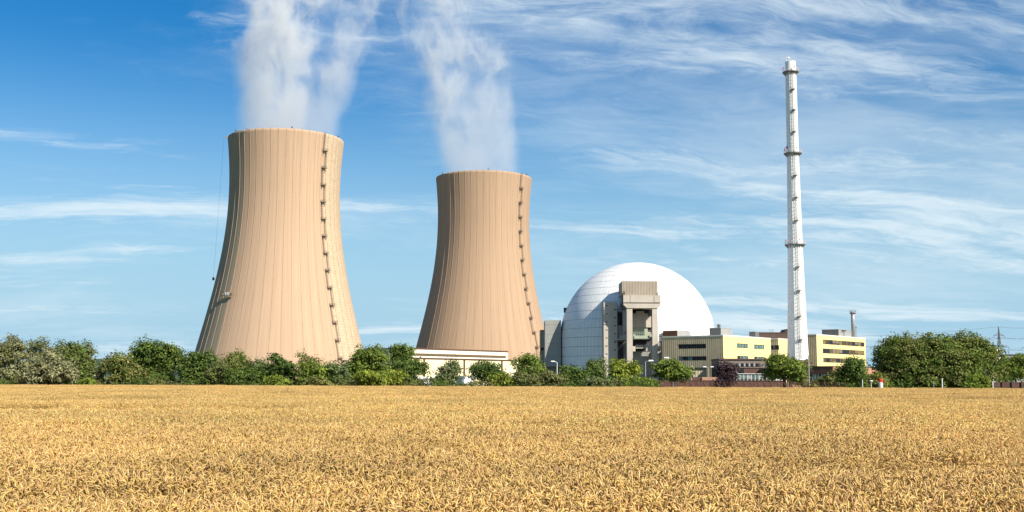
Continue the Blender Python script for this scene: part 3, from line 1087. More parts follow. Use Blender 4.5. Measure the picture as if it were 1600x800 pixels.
def roof_box(T, name, m, px_corner, px_right, px_left, pyt, h0, Y, m2=None, zt=None):
    """Box on a flat roof, turned with the site; placed by its near corner at distance Y."""
    inv = TM[T.name].inverted()
    c = inv @ W(px_corner, pyt, Y)
    zt = c.z
    dirr = inv.to_3x3() @ ray(px_right, pyt)
    oc = inv @ CAM
    t = (c.y - oc.y) / dirr.y
    wd = (oc + dirr * t).x - c.x
    dirl = inv.to_3x3() @ ray(px_left, pyt)
    t = (c.x - oc.x) / dirl.x
    dp = (oc + dirl * t).y - c.y
    dp = max(dp, 0.8)
    ob = MB().box(c.x, c.x + wd, c.y, c.y + dp, h0, zt).build(name, m, T)
    MB().box(c.x - 0.06, c.x + wd + 0.06, c.y - 0.06, c.y + dp + 0.06, zt, zt + 0.18).build('roof_cap', M['lgrey'], ob)
    if m2:
        MB().box(c.x - 0.05, c.x - 0.01, c.y, c.y + dp, h0, zt - 0.05).build('side_panel', m2, ob)
    return c, wd, dp, zt


roof_box(LB, 'rooftop_unit', M['lgrey'], 1058.3, 1079, 1036, 516.8, lh + 0.4, 395, M['brown'])
c, wd_, dp_, zt_ = roof_box(LB, 'rooftop_unit', M['lgrey'], 1126.2, 1144, 1108.6, 512.6, lh + 0.4, 385, M['dgrey'])  # dark grey side panel paints shade on the unit's left face
MB().lathe([(0.5, zt_ + 0.1), (0.5, zt_ + 0.8), (0.75, zt_ + 0.9), (0.4, zt_ + 1.4), (0.05, zt_ + 1.5)], 12, c.x + 0.8, c.y + 1.2, True).build('roof_vent', M['dgrey'], LB)
roof_box(LB, 'rooftop_unit', M['dgrey'], 1180, 1186, 1170.5, 518.8, lh + 0.4, 400)

WB, ww, wdp, wh = office('office_wing', 'narrow cream yellow wing with a corner window squeezed against the tall chimney', 1217.3, 449, 530.2, 1240, 1200,
    [], [((1204.3, 539.6, 1217.2, 546.6), 4, ['glassg', 'glass', 'glassg']), ((1204.4, 558.2, 1217.2, 565), 4, ['glass'])],
    M['yellow'], M['beige_ribbed'], M['creamw'], 'cream yellow office blocks of the plant')
PT = thing('plant_room', 'brown metal plant room with a stepped right end on the office roof', 'plant room', W(1205, 531, 458))
fbox(PT, 'wall', M['dbrown'], 1180.5, 1240, 519.8, 531.5, 458, 10)
fbox(PT, 'wall', M['dbrown'], 1229.5, 1240, 514.0, 519.8, 458.1, 9.8)
o = TM[PT.name].translation
mb = MB()
a, b = W(1224.5, 519.8, 458.2) - o, W(1229.5, 514, 458.2) - o
mb.add([(a.x, 0.2, a.z), (b.x, 0.2, a.z), (b.x, 0.2, b.z), (a.x, 9, a.z), (b.x, 9, a.z), (b.x, 9, b.z)], [(0, 1, 2), (5, 4, 3), (0, 2, 5, 3), (0, 3, 4, 1)])
mb.build('ramp_wall', M['dbrown'], PT)
fbox(PT, 'roof_edge', M['dbrown'], 1180.3, 1229.4, 519.2, 519.9, 457.8, 10.2)
rail(PT, 'railing', M['lgrey'], 1203, 1209, 514.6, 519.2, 459, 2, 3, 0.09)

RB, rw, rdp, rh = office('office_building', 'three storey cream yellow office block with long window bands right of the chimney', 1277.6, 470, 523.6, 1351.8, 1256,
    [((1285.3, 530.4, 1350.2, 537.6), 13, ['blind', 'blind', 'blind_reflect', 'glass']), ((1285.4, 544.4, 1350.4, 552.0), 13, ['blind', 'blind_reflect', 'glass', 'blind']),
     ((1286.2, 558.8, 1350.8, 566.2), 13, ['blind', 'blind', 'glass', 'blind_reflect'])],
    [], M['yellow'], M['beige_ribbed'], M['creamw'], 'cream yellow office blocks of the plant')
c, wd_, dp_, zt_ = roof_box(RB, 'rooftop_unit', M['lgrey'], 1310.2, 1329.4, 1284.2, 514.8, rh + 0.4, 493, M['dgrey'])  # left face of the unit coloured darker, as in shade
mb = MB()
mb.tube([(c.x + 5, c.y - 0.5, rh + 0.4), (c.x + 5, c.y - 0.5, zt_ - 0.2)], 0.12, 6)
mb.bar((c.x + 3.6, c.y - 0.5, zt_ - 0.6), (c.x + 6.4, c.y - 0.5, zt_ - 0.6), 0.14)
for dx in (3.6, 5, 6.4):
    mb.box(c.x + dx - 0.3, c.x + dx + 0.3, c.y - 0.8, c.y - 0.2, zt_ - 0.55, zt_ - 0.1)
mb.build('aerial', M['dgrey'], RB)
# vent stack on the right block
vy = 509.0
vb, vt = W(1333.6, 528, vy), W(1333.6, 487, vy)
VT = thing('vent_stack', 'slim grey steel vent stack with a crown platform on the right office roof', 'vent stack', (vb.x, vy, rh + 0.4))
zb = vt.z - rh - 0.4
r0 = 2.9 / F * vy
MB().lathe([(r0 * 1.05, 0), (r0, zb * 0.6), (r0, zb)], 20, caps=True).build('pipe', M['lgrey'], VT, smooth=True)
MB().lathe([(r0, zb - 1.2), (r0 * 1.75, zb - 0.75), (r0 * 1.75, zb - 0.5), (r0, zb - 0.5)], 20).build('collar', M['steel'], VT)
mb = MB()
for k in range(12):
    a = 2 * math.pi * k / 12
    x, y = r0 * 1.7 * math.cos(a), r0 * 1.7 * math.sin(a)
    a2 = 2 * math.pi * (k + 1) / 12
    mb.bar((x, y, zb - 0.5), (x, y, zb + 0.7), 0.07)
    for hh in (0.1, 0.7):
        mb.bar((x, y, zb + hh), (r0 * 1.7 * math.cos(a2), r0 * 1.7 * math.sin(a2), zb + hh), 0.06)
mb.build('railing', M['steel'], VT)
MB().tube([(r0 + 0.35, -0.2, 0), (r0 + 0.35, -0.2, zb * 0.45)], 0.09, 5).bar((r0 - 0.1, -0.2, zb * 0.40), (r0 + 0.7, -0.2, zb * 0.40), 0.5, 0.3).build('side_pipe', M['dsteel'], VT)

# ------------------------------------------------------------------ tall white chimney
CY = 436.0
base_c, top_c = W(1248.5, 560, CY), W(1233.6, 99, CY)
CT = thing('chimney', 'very tall white exhaust chimney with three ring platforms', 'chimney', (W(1241, 330, CY).x, CY, 0), -math.atan2(W(1241, 330, CY).x, CY))
czx = CT.location.x


def cz(py): return W(1240, py, CY).z


def crad(py, hw): return hw / F * depth_of(W(1240, py, CY))


cprof = [(crad(594, 18.6), 0.0)] + [(crad(y, h), cz(y)) for y, h in ((560, 16.4), (520, 14.9), (470, 13.4), (382, 11.3), (300, 10.0), (240, 9.1), (160, 8.6), (112, 8.3))]
MB().lathe(cprof, 48).build('shaft', M['white'], CT, smooth=True)
ztop = cz(97)
rc = crad(105, 8.1)
MB().lathe([(rc, cz(112) - 0.3), (rc, ztop), (rc - 0.35, ztop), (rc - 0.4, ztop - 6)], 40).build('collar', M['white'], CT, smooth=False)


def shaft_r(z):
    return float(np.interp(z, [p[1] for p in cprof], [p[0] for p in cprof]))


for py, hw in ((112.5, 12.6), (239.5, 13.8), (382.0, 15.8)):
    z = cz(py)
    ro, ri = crad(py, hw), shaft_r(z)
    pf = MB().lathe([(ri - 0.1, z - 0.32), (ro, z - 0.32), (ro, z), (ri - 0.1, z)], 40).build('ring_platform', M['steel'], CT)
    rl = MB()
    br = MB()
    n = 20
    for k in range(n):
        a, a2 = 2 * math.pi * k / n, 2 * math.pi * (k + 1) / n
        p, q = Vector((math.cos(a), math.sin(a), 0)), Vector((math.cos(a2), math.sin(a2), 0))
        rl.bar(p * (ro - 0.1) + Vector((0, 0, z)), p * (ro - 0.1) + Vector((0, 0, z + 1.25)), 0.09)
        for hh in (0.65, 1.25):
            rl.bar(p * (ro - 0.1) + Vector((0, 0, z + hh)), q * (ro - 0.1) + Vector((0, 0, z + hh)), 0.08)
        br.bar(p * (ri - 0.05) + Vector((0, 0, z - 1.5)), p * (ro - 0.15) + Vector((0, 0, z - 0.35)), 0.16)
        br.box(p.x * ri - 0.16, p.x * ri + 0.16, p.y * ri - 0.16, p.y * ri + 0.16, z - 1.7, z - 0.4)
    rl.build('railing', M['offwhite'], pf)
    br.build('bracket', M['lgrey'], pf)
    for k in (0.35, 1.9, 3.6, 5.2):
        p = Vector((math.cos(k), math.sin(k), 0)) * (ro - 0.15)
        MB().tube([p + Vector((0, 0, z + 1.25)), p + Vector((0, 0, z + 1.8))], 0.22, 8).build('warning_light', M['red'], pf)
# light mast on the rim
mb = MB()
za, zb = ztop - 0.2, cz(90)
for (x, y) in ((-1.5, -1.0), (-0.2, -1.0), (-1.5, 0.4), (-0.2, 0.4)):
    mb.bar((x, y, za), (x, y, zb), 0.12)
for f_ in (0.05, 0.4, 0.75, 1.0):
    z = za + (zb - za) * f_
    for p, q in (((-1.5, -1), (-0.2, -1)), ((-0.2, -1), (-0.2, 0.4)), ((-1.5, -1), (-1.5, 0.4)), ((-1.5, 0.4), (-0.2, 0.4))):
        mb.bar((*p, z), (*q, z), 0.1)
mb.bar((-1.5, -1, za), (-0.2, -1, zb), 0.08)
mb.build('light_mast', M['white'], CT)
MB().tube([(-0.85, -0.3, zb - 0.8), (-0.85, -0.3, zb + 0.3)], 0.42, 10).build('beacon', M['offwhite'], CT)
# ladder flights in cages, with little rest platforms that throw long shadows
stops = [560, 531, 495, 455, 418, 382, 346, 310, 276, 240, 208, 174, 142, 112]
for i in range(len(stops) - 1):
    za, zb = cz(stops[i]), cz(stops[i + 1])
    th = R(13 if i % 2 else 17)
    mb = MB()
    for dx in (-0.38, 0.38):
        pts = []
        for z in np.linspace(za, zb, 5):
            r = shaft_r(z) + 0.35
            t = th + dx / r
            pts.append((math.sin(t) * r, -math.cos(t) * r, z))
        mb.tube(pts, 0.075, 4)
    z = za + 0.4
    k = 0
    while z < zb:
        r = shaft_r(z) + 0.35
        t0, t1 = th - 0.38 / r, th + 0.38 / r
        a, b = Vector((math.sin(t0) * r, -math.cos(t0) * r, z)), Vector((math.sin(t1) * r, -math.cos(t1) * r, z))
        mb.bar(a, b, 0.07)
        if k % 2 == 0:
            e = Vector((math.sin(th), -math.cos(th), 0)) * 0.7
            mb.bar(a, a + e, 0.07).bar(b, b + e, 0.07).bar(a + e, b + e, 0.07)
        z += 0.75
        k += 1
    mb.build('ladder', M['lgrey'], CT)
    if stops[i + 1] not in (382, 240, 112):
        z = zb
        r = shaft_r(z)
        e, tg = Vector((math.sin(th), -math.cos(th), 0)), Vector((math.cos(th), math.sin(th), 0))
        p = e * r + Vector((0, 0, z))
        mb = MB()
        mb.bar(p - tg * 0.9 + e * 0.6, p + tg * 0.9 + e * 0.6, 1.4, 0.14)
        for s in (-0.85, 0.85):
            mb.bar(p + tg * s - Vector((0, 0, 1.4)), p + tg * s + e * 1.2, 0.12)
            for h in (0.6, 1.2):
                mb.bar(p + tg * s + e * 0.05 + Vector((0, 0, h)), p + tg * s + e * 1.3 + Vector((0, 0, h)), 0.08)
            mb.bar(p + tg * s + e * 1.3, p + tg * s + e * 1.3 + Vector((0, 0, 1.2)), 0.09)
        mb.bar(p - tg * 0.85 + e * 1.3 + Vector((0, 0, 1.2)), p + tg * 0.85 + e * 1.3 + Vector((0, 0, 1.2)), 0.08)
        mb.build('rest_platform', M['steel'], CT)
MB().tube([(math.sin(R(-14)) * (shaft_r(z) + 0.12), -math.cos(R(-14)) * (shaft_r(z) + 0.12), z) for z in np.linspace(6, cz(112), 30)], 0.12, 5).build('cable_duct', M['offwhite'], CT)
# dish aerials at the middle ring
z = cz(234)
mb = MB()
for k, (dx, dz, rr) in enumerate(((-3.1, 0.1, 0.75), (-2.35, 0.9, 0.5))):
    mb.lathe([(0.06, -0.25), (rr * 0.7, -0.1), (rr, 0.12)], 14)
    nv = 14 * 3
    for i in range(len(mb.v) - nv, len(mb.v)):
        x, y, zz = mb.v[i]
        mb.v[i] = (dx + zz, x - 1.0, z + dz + y)
mb.bar((-2.6, -1, z - 1.2), (-2.6, -1, z + 1.2), 0.12)
mb.build('dish_aerial', M['dgrey'], CT)
FT = thing('foot_building', 'small salmon brick block at the foot of the chimney', 'building', ground(1257, 424))
fbox(FT, 'wall', M['salmon'], 1236, 1263.2, 563.5, 600, 422, 6, base=0)
fbox(FT, 'roof', M['dbrown'], 1235.6, 1263.6, 562.6, 563.5, 421.8, 6.4)

# ------------------------------------------------------------------ cream pump house
PH = thing('pump_house', 'long low cream building with brown trim and a louvre band before the right tower', 'building', ground(638, 262), SITE)


def phz(px, py): return on_face(PH, 'front', px, py)


ht = phz(640, 545.0)[1]
uR = phz(793, 551)[0]
uL = 0.0
uF = phz(818, 565)[0]
hm = phz(650, 560.4)[1]
MB().box(0, uF, 0.06, 16, 0, hm).build('lower_wall', M['cream'], PH)
MB().box(0, uR, -0.02, 14, hm + 0.3, ht).build('upper_wall', M['creamw'], PH)
MB().box(-0.1, uF + 0.1, -0.16, 16.1, hm, hm + 0.3).build('lower_fascia', M['brown'], PH)
MB().box(-0.12, uR + 0.12, -0.2, 14.1, ht, ht + 0.28).build('roof_fascia', M['brown'], PH)
z1, z0 = phz(645, 551.6)[1], phz(645, 555.8)[1]
u0, u1 = phz(642, 553)[0], phz(789.8, 557)[0]
nl = 7
for k in range(nl):
    a, b = u0 + (u1 - u0) * k / nl + 0.04, u0 + (u1 - u0) * (k + 1) / nl - 0.04
    mb = MB().box(a, b, -0.06, -0.03, z0, z1)
    for j in range(4):
        zz = z0 + (z1 - z0) * (j + 0.5) / 4
        mb.bar((a, -0.1, zz), (b, -0.1, zz), 0.05, 0.09)
    for j in range(8):
        uu = a + (b - a) * j / 7
        mb.box(uu - 0.02, uu + 0.02, -0.16, -0.06, z0, z1)
    mb.build('louvre', M['louvre'], PH)
for pxc in (662.6, 725.3, 784.0):
    uc = phz(pxc, 575)[0]
    MB().box(uc - 0.28, uc + 0.28, -0.12, 0.06, 0, hm).build('column', M['brown'], PH)
uc = phz(649, 570)[0]
MB().tube([(uc, -0.25, 0), (uc, -0.25, hm - 0.4)], 0.16, 8).box(uc - 0.5, uc + 0.5, -0.5, -0.02, hm - 0.5, hm - 0.05).build('downpipe', M['grey'], PH)
for k in range(5):
    uu = uF * (k + 0.5) / 5
    MB().box(uu - 0.012, uu + 0.012, 0.045, 0.06, 0.2, hm - 0.05).build('panel_joint', M['louvre'], PH)

# ------------------------------------------------------------------ low buildings at the right
B1 = thing('canteen_building', 'low taupe building with a dark window strip below the left office block', 'building', ground(1170, 352))
fbox(B1, 'wall', M['taupe'], 1124, 1209, 562.5, 600, 352, 14, base=0)
fbox(B1, 'roof_edge', M['dbrown'], 1123.6, 1209.4, 560.4, 562.6, 351.7, 14.4)
fbox(B1, 'lit_end_strip', M['salmon'], 1206.6, 1209.9, 560, 600, 351.5, 3, base=0)  # added salmon strip paints the sunlit return face of the end
wn = fbox(B1, 'window', M['frame'], 1149.4, 1188.2, 567.6, 572.8, 351.9, 0.1)
for k in range(5):
    a = 1149.8 + 38 * k / 5
    fbox(wn.parent, 'pane', M['glass'], a + 0.3, a + 4.6, 568.1, 572.4, 351.84, 0.05).parent = wn
    if k < 4:
        fbox(B1, 'pier', M['lgrey'], a + 4.8, a + 7.4, 567.8, 572.6, 351.8, 0.1)
B2 = thing('annex_building', 'flat roofed maroon annex above the glass shelter', 'building', ground(1180, 342))
for k in range(4):
    a = 1162.2 + 40 * k / 4
    fbox(B2, 'facade_panel', M['brown'], a + 0.08, a + 9.92, 575.4, 583.6, 342, 0.4)
fbox(B2, 'core', M['taupe'], 1162, 1203, 575.2, 600, 342.4, 8, base=0)
fbox(B2, 'roof_edge', M['dbrown'], 1161.7, 1203.3, 574.6, 575.3, 341.8, 8.8)
GS = thing('glass_shelter', 'long low glazed shelter with white frames behind the brick wall', 'shelter', ground(1183, 330))
fbox(GS, 'roof', M['offwhite'], 1150, 1222, 583.6, 584.4, 330, 4)
fbox(GS, 'rear_panel', M['offwhite'], 1150.4, 1221.6, 584.6, 600, 333, 0.3, base=0)
for k in range(12):
    a = 1150.5 + 71 * k / 12
    fbox(GS, 'pane', M['glassg' if k % 3 else 'lgrey'], a + 0.5, a + 5.5, 584.8, 592, 330.4, 0.08)
    fbox(GS, 'post', M['white'], a - 0.35, a + 0.35, 584.4, 600, 330.3, 0.3, base=0)
PS = thing('white_parasol', 'white square parasol before the taupe canteen building', 'parasol', ground(1200, 340))
pc = W(1200, 567.8, 340).z
mb = MB()
hwp = 1.3
mb.add([(-hwp, -hwp, pc - 0.95), (hwp, -hwp, pc - 0.95), (hwp, hwp, pc - 0.95), (-hwp, hwp, pc - 0.95), (0, 0, pc)], [(0, 1, 4), (1, 2, 4), (2, 3, 4), (3, 0, 4), (3, 2, 1, 0)])
mb.build('canopy', M['white'], PS)
MB().tube([(0, 0, 0), (0, 0, pc - 0.95)], 0.06, 6).build('pole', M['lgrey'], PS)

B3 = thing('gatehouse', 'flat roofed gatehouse with deep brown fascia and glass front beside the tall lamp', 'building', ground(1302, 300), SITE)
wR = on_face(B3, 'front', 1378, 575)[0]
dL = on_face(B3, 'left', 1258, 573)[0]
zt, zm = on_face(B3, 'front', 1302, 572.8)[1], on_face(B3, 'front', 1302, 584.2)[1]
mb = MB()
MB().box(0.02, wR, 0, dL, zm, zt).build('fascia', M['salmon'], B3)
MB().box(-0.06, 0.0, 0, dL, zm, zt).build('shaded_fascia', M['brown'], B3)  # brown against salmon paints shade and sun on one fascia
MB().box(-0.15, wR + 0.1, -0.1, dL + 0.1, zt, zt + 0.15).build('roof', M['dbrown'], B3)
MB().box(0.8, wR - 0.3, 0.8, dL - 0.5, 0, zm).build('wall', M['taupe'], B3)
for k in range(7):
    a, b = 0.8 + (dL - 1.6) * k / 7, 0.8 + (dL - 1.6) * (k + 1) / 7
    MB().box(0.70, 0.76, a + 0.08, b - 0.08, 0.3, zm - 0.1).build('pane', M[('glass', 'glassg', 'lgrey')[k % 3]], B3)
    MB().box(0.62, 0.78, a - 0.07, a + 0.07, 0, zm).build('mullion', M['white'], B3)
for k in range(6):
    a, b = 6 + (wR - 7) * k / 6, 6 + (wR - 7) * (k + 1) / 6
    MB().box(a + 0.1, b - 0.1, 0.70, 0.76, 1.0, zm - 0.15).build('pane', M['glass'], B3)
    MB().box(a - 0.14, a + 0.14, 0.62, 0.78, 0, zm).build('mullion', M['white'], B3)

# boundary walls
BW = thing('brick_wall', 'long dark red brick wall behind the purple tree and the fence', 'wall', ground(1128, 200))
n = 12
for k in range(n):
    a, b = 1029 + 198 * k / n, 1029 + 198 * (k + 1) / n
    fbox(BW, 'wall_bay', M['brick'], a + 0.12, b - 0.12, 595.0, 606, 200, 0.4, base=0)
fbox(BW, 'coping', M['dbrown'], 1028.6, 1227.4, 594.2, 595.0, 199.9, 0.6)
B4 = thing('brick_store', 'low brick store with a salmon end wall above the long brick wall', 'building', ground(1100, 260))
fbox(B4, 'wall', M['brick'], 1077, 1097, 589.2, 606, 260, 5, base=0)
fbox(B4, 'end_wall', M['salmon'], 1097, 1122, 589.3, 606, 259.6, 5.2, base=0)
B5 = thing('ribbed_shed', 'ribbed beige shed with flat canopy below the beige side wall', 'building', ground(1091, 360))
fbox(B5, 'wall', M['tan_ribbed'], 1072, 1104.6, 574.2, 600, 360, 6, base=0)
fbox(B5, 'canopy', M['dgrey'], 1072, 1112, 573.2, 574.2, 359, 6)
RW = thing('ramp_wall', 'salmon brick wall with sloping top right of the round green tree', 'wall', ground(1246, 195))
o = TM[RW.name].translation
pp = [(1231, 606), (1231, 593.4), (1241, 593.4), (1259, 601.5), (1259, 606)]
pts = [W(x, y, 195) - o for x, y in pp]
pts = [(p.x, max(0, p.z) if i not in (0, 4) else 0.0) for i, p in enumerate(pts)]
vs = [(x, y, z) for y in (0, 0.5) for (x, z) in pts]
MB().add(vs, [tuple(range(5)), tuple(range(9, 4, -1))] + [(i, (i + 1) % 5, (i + 1) % 5 + 5, i + 5) for i in range(5)]).build('wall', M['salmon'], RW)
MB().box(pts[0][0] + 0.3, pts[0][0] + 0.75, -0.15, 0.0, 0, pts[1][1]).build('buttress', M['brick'], RW)

# fence with raked barbed wire arms along the field
FY = 153.5
FN = thing('security_fence', 'rusty wire fence with slanted arms along the field edge', 'fence', ground(1175, FY))
o = TM[FN.name].translation
x0, x1 = W(1040, 600, FY).x - o.x, W(1322, 600, FY).x - o.x
npst = 28
for k in range(npst):
    x = x0 + (x1 - x0) * k / (npst - 1)
    mb = MB()
    mb.bar((x, 0, 0), (x, 0, 1.05), 0.09)
    mb.bar((x, 0, 1.02), (x - 0.42, -0.3, 1.62), 0.085)
    mb.build('post', M['brown'], FN)
mb = MB()
for z in np.linspace(0.12, 1.02, 9):
    mb.bar((x0, 0.03, z), (x1, 0.03, z), 0.012)
for t in (0.3, 0.65, 1.0):
    mb.bar((x0 - 0.42 * t, -0.3 * t, 1.02 + 0.6 * t), (x1 - 0.42 * t, -0.3 * t, 1.02 + 0.6 * t), 0.02)
x = x0
while x < x1:
    mb.bar((x, 0.03, 0.1), (x, 0.03, 1.02), 0.012)
    x += 0.16
mb.build('wire_mesh', M['brown'], FN, kind='stuff')

WF = thing('plank_fence', 'brown plank fence under the trees at the right edge', 'fence', ground(1580, 160))
n = 40
for k in range(n):
    a, b = 1540 + 78 * k / n, 1540 + 78 * (k + 1) / n
    fbox(WF, 'plank', M['brick' if k % 3 else 'dbrown'], a + 0.1, b - 0.1, 597.0 + random.uniform(-0.15, 0.15), 608, 160 + 0.01 * (k % 2), 0.04, base=0.02)
for k in range(5):
    fbox(WF, 'post', M['dbrown' if k else 'offwhite'], 1551 + k * 15, 1552.3 + k * 15, 596.0, 608, 159.8, 0.12, base=0)
for zz in (599.5, 604):
    fbox(WF, 'rail', M['dbrown'], 1540, 1618, zz, zz + 0.8, 160.06, 0.06)

# ------------------------------------------------------------------ lamps, posts, pylons


def lamp(px, pytop, Y, label, side=-1, r=0.075, head=True, double=False, mm='lgrey', group='street lamps around the plant'):
    T = thing('street_lamp', label, 'street lamp', ground(px, Y), 0, group)
    z = W(px, pytop, Y).z
    MB().tube([(0, 0, 0), (0, 0, 1.2), (0, 0, z * 0.97)], [r * 1.5, r * 1.2, r * 0.8], 8).build('pole', M[mm], T)
    mb = MB()
    for s in ((side,) if not double else (-1, 1)):
        mb.tube([(0, 0, z * 0.965), (s * 0.25, 0, z - 0.02), (s * 0.55, -0.1, z)], r * 0.6, 6)
    mb.build('arm', M[mm], T)
    for s in ((side,) if not double else (-1, 1)):
        h = MB()
        h.add([(s * 0.45, -0.28, z - 0.06), (s * 1.25, -0.28, z + 0.0), (s * 1.25, 0.1, z + 0.0), (s * 0.45, 0.1, z - 0.06),
               (s * 0.5, -0.22, z + 0.16), (s * 1.15, -0.22, z + 0.17), (s * 1.15, 0.04, z + 0.17), (s * 0.5, 0.04, z + 0.16)],
              [(0, 1, 2, 3), (4, 5, 6, 7), (0, 1, 5, 4), (1, 2, 6, 5), (2, 3, 7, 6), (3, 0, 4, 7)])
        h.build('lamp_head', M['offwhite'], T)
    return T


lamp(1264.3, 554, 158, 'tall grey street lamp before the gatehouse, leaning over the salmon wall', -1, 0.085)
lamp(1008.7, 564, 168, 'grey street lamp standing between the gantry legs', 1, 0.075)
lamp(870.5, 565, 215, 'white street lamp before the dark base of the grey hall', -1, 0.085, mm='offwhite')
lamp(1050, 559.5, 175, 'white street lamp whose head peeks over the round green tree', -1, 0.07)
lamp(1107, 573.5, 250, 'white double arm lamp before the ribbed shed', 1, 0.08, double=True)
lamp(737, 570, 200, 'thin street lamp before the middle brown column of the cream building', -1, 0.06)
lamp(1126, 553, 190, 'short lamp behind the purple tree', 1, 0.06) if False else None


def mast(px, pytop, Y, label, kind):
    if kind == 'camera':
        T = thing('camera_mast', label, 'camera mast', ground(px, Y), 0, 'camera masts inside the fence')
        z = W(px, pytop, Y).z
        MB().tube([(0, 0, 0), (0, 0, z)], [0.08, 0.05], 8).build('pole', M['offwhite'], T)
        for s, hh in ((-1, 0.0), (1, -0.25), (1, 0.25)):
            MB().box(s * 0.15 - 0.12 + s * 0.15, s * 0.15 + 0.12 + s * 0.2, -0.3, 0.1, z - 0.55 + hh, z - 0.3 + hh).build('camera_box', M['dgrey'], T)
        MB().bar((-0.4, 0, z - 0.6), (0.45, 0, z - 0.6), 0.07).build('crossarm', M['dgrey'], T)
    else:
        T = thing('bollard_lamp', label, 'bollard lamp', ground(px, Y), 0, 'small mushroom lamps')
        z = W(px, pytop, Y).z
        MB().tube([(0, 0, 0), (0, 0, z - 0.25)], 0.05, 8).build('pole', M['offwhite'], T)
        MB().lathe([(0.05, z - 0.3), (0.14, z - 0.26), (0.26, z - 0.08), (0.2, z), (0.02, z + 0.03)], 12, caps=True).build('lamp_head', M['white'], T)


mast(679.5, 577, 185, 'white camera mast left of the grey green tree before the cream building', 'camera')
mast(803.5, 561.5, 230, 'dark headed camera mast at the right end of the cream building', 'camera')
mast(966, 592, 160, 'low white camera mast under the yellow green tree', 'camera')
mast(1361, 594.5, 155, 'small mushroom lamp left of the red topped marker', 'bollard')
mast(1080.6, 584.5, 205, 'small mushroom lamp on the brick wall right of the round green tree', 'bollard')


def post(px, pyt, Y, label, wpx, m='white'):
    T = thing('marker_post', label, 'post', ground(px, Y), 0, 'thin pale posts at the field edge')
    z = W(px, pyt, Y).z
    r = wpx / 2 / F * Y
    MB().tube([(0, 0, 0), (0, 0, z)], r, 8).build('pole', M[m], T)
    MB().lathe([(r * 1.25, z), (r * 1.25, z + 0.06), (0.01, z + 0.1)], 8).build('cap', M['lgrey'], T)


post(1472, 591.5, 154, 'tall white post under the huge broad tree', 1.6)
post(1458.5, 596.5, 156, 'short pale post left of the white post under the huge tree', 1.1, 'lgrey')
post(1347.5, 593.5, 155, 'pale post right of the tree before the gatehouse', 1.3, 'offwhite')
post(1333, 600.5, 156, 'lowest pale post under the tree before the gatehouse', 1.0, 'offwhite')
post(1051.5, 597.5, 155, 'pale post beside the trunk of the round green tree', 1.2, 'lgrey')

# red and white aerial marker of a pipeline
MT = thing('pipeline_marker', 'fat white marker post with slanted red cap at the field edge', 'marker post', ground(1376, 153))
z = W(1376, 592.2, 153).z
r = 3.4 / F * 153
mb = MB()
mb.lathe([(r, 0), (r, z - 0.5)], 16)
top = [(r * math.cos(2 * math.pi * k / 16), r * math.sin(2 * math.pi * k / 16)) for k in range(16)]
b = len(mb.v)
mb.v += [(x, y, z - 0.42 - 0.10 * x / r) for x, y in top]
mb.f += [(b - 16 + k, b - 16 + (k + 1) % 16, b + (k + 1) % 16, b + k) for k in range(16)]
mb.build('body', M['white'], MT, smooth=True)
mb = MB()
mb.v += [(x * 1.03, y * 1.03, z - 0.44 - 0.10 * x / r) for x, y in top]
mb.v += [(x * 1.03 - 0.06, y * 1.03, z + 0.02 - 0.05 * x / r) for x, y in top]
mb.f += [(k, (k + 1) % 16, 16 + (k + 1) % 16, 16 + k) for k in range(16)] + [tuple(range(16, 32))]
mb.build('cap', M['red'], MT)


def pylon(px, pyt, Y, label):
    T = thing('power_pylon', label, 'pylon', ground(px, Y), R(8), 'lattice power pylons on the horizon')
    z = W(px, pyt, Y).z
    mb = MB()
    def half(t):
        return 3.5 * (1 - t) ** 1.5 + 0.7 * t * (1 - t) + 0.12
    lv = np.linspace(0, 1, 13)
    cs = ((-1, -1), (1, -1), (1, 1), (-1, 1))
    for i in range(12):
        a, b = half(lv[i]), half(lv[i + 1])
        for q in range(4):
            p0, p1 = cs[q], cs[(q + 1) % 4]
            mb.bar((p0[0] * a, p0[1] * a, lv[i] * z), (p0[0] * b, p0[1] * b, lv[i + 1] * z), 0.30)
            mb.bar((p0[0] * a, p0[1] * a, lv[i] * z), (p1[0] * b, p1[1] * b, lv[i + 1] * z), 0.11)
            mb.bar((p1[0] * a, p1[1] * a, lv[i] * z), (p0[0] * b, p0[1] * b, lv[i + 1] * z), 0.11)
            mb.bar((p0[0] * b, p0[1] * b, lv[i + 1] * z), (p1[0] * b, p1[1] * b, lv[i + 1] * z), 0.10)
    mb.build('mast', M['dsteel'], T)
    tips = []
    for (f_, L) in ((0.84, 4.6), (0.635, 8.2)):
        for s in (-1, 1):
            a = MB()
            zz = f_ * z
            h = half(f_)
            for y in (-h, h):
                a.bar((s * h, y, zz), (s * L, 0, zz), 0.2)
                a.bar((s * h, y, zz + 1.7), (s * L, 0, zz), 0.2)
                a.bar((s * (h + L) / 2, y / 2, zz), (s * (h + L) / 2, y / 2, zz + 0.85), 0.15)
            a.build('crossarm', M['dsteel'], T)
            MB().tube([(s * L, 0, zz), (s * L, 0, zz - 1.6)], 0.16, 6).build('insulator', M['dgrey'], T)
            tips.append(TM[T.name] @ Vector((s * L, 0, zz - 1.6)))
    tips.append(TM[T.name] @ Vector((0, 0, z)))
    return T, tips


PY1, tips1 = pylon(1564, 510.5, 880, 'full lattice power pylon standing right of the huge tree')
PY2, tips2 = pylon(1613, 512.0, 930, 'lattice power pylon cut off by the right edge of the photo')


def wire(a, b, sag):
    return MB().tube([Vector(a).lerp(Vector(b), t) - Vector((0, 0, 4 * sag * t * (1 - t))) for t in np.linspace(0, 1, 24)], 0.10, 3, False)


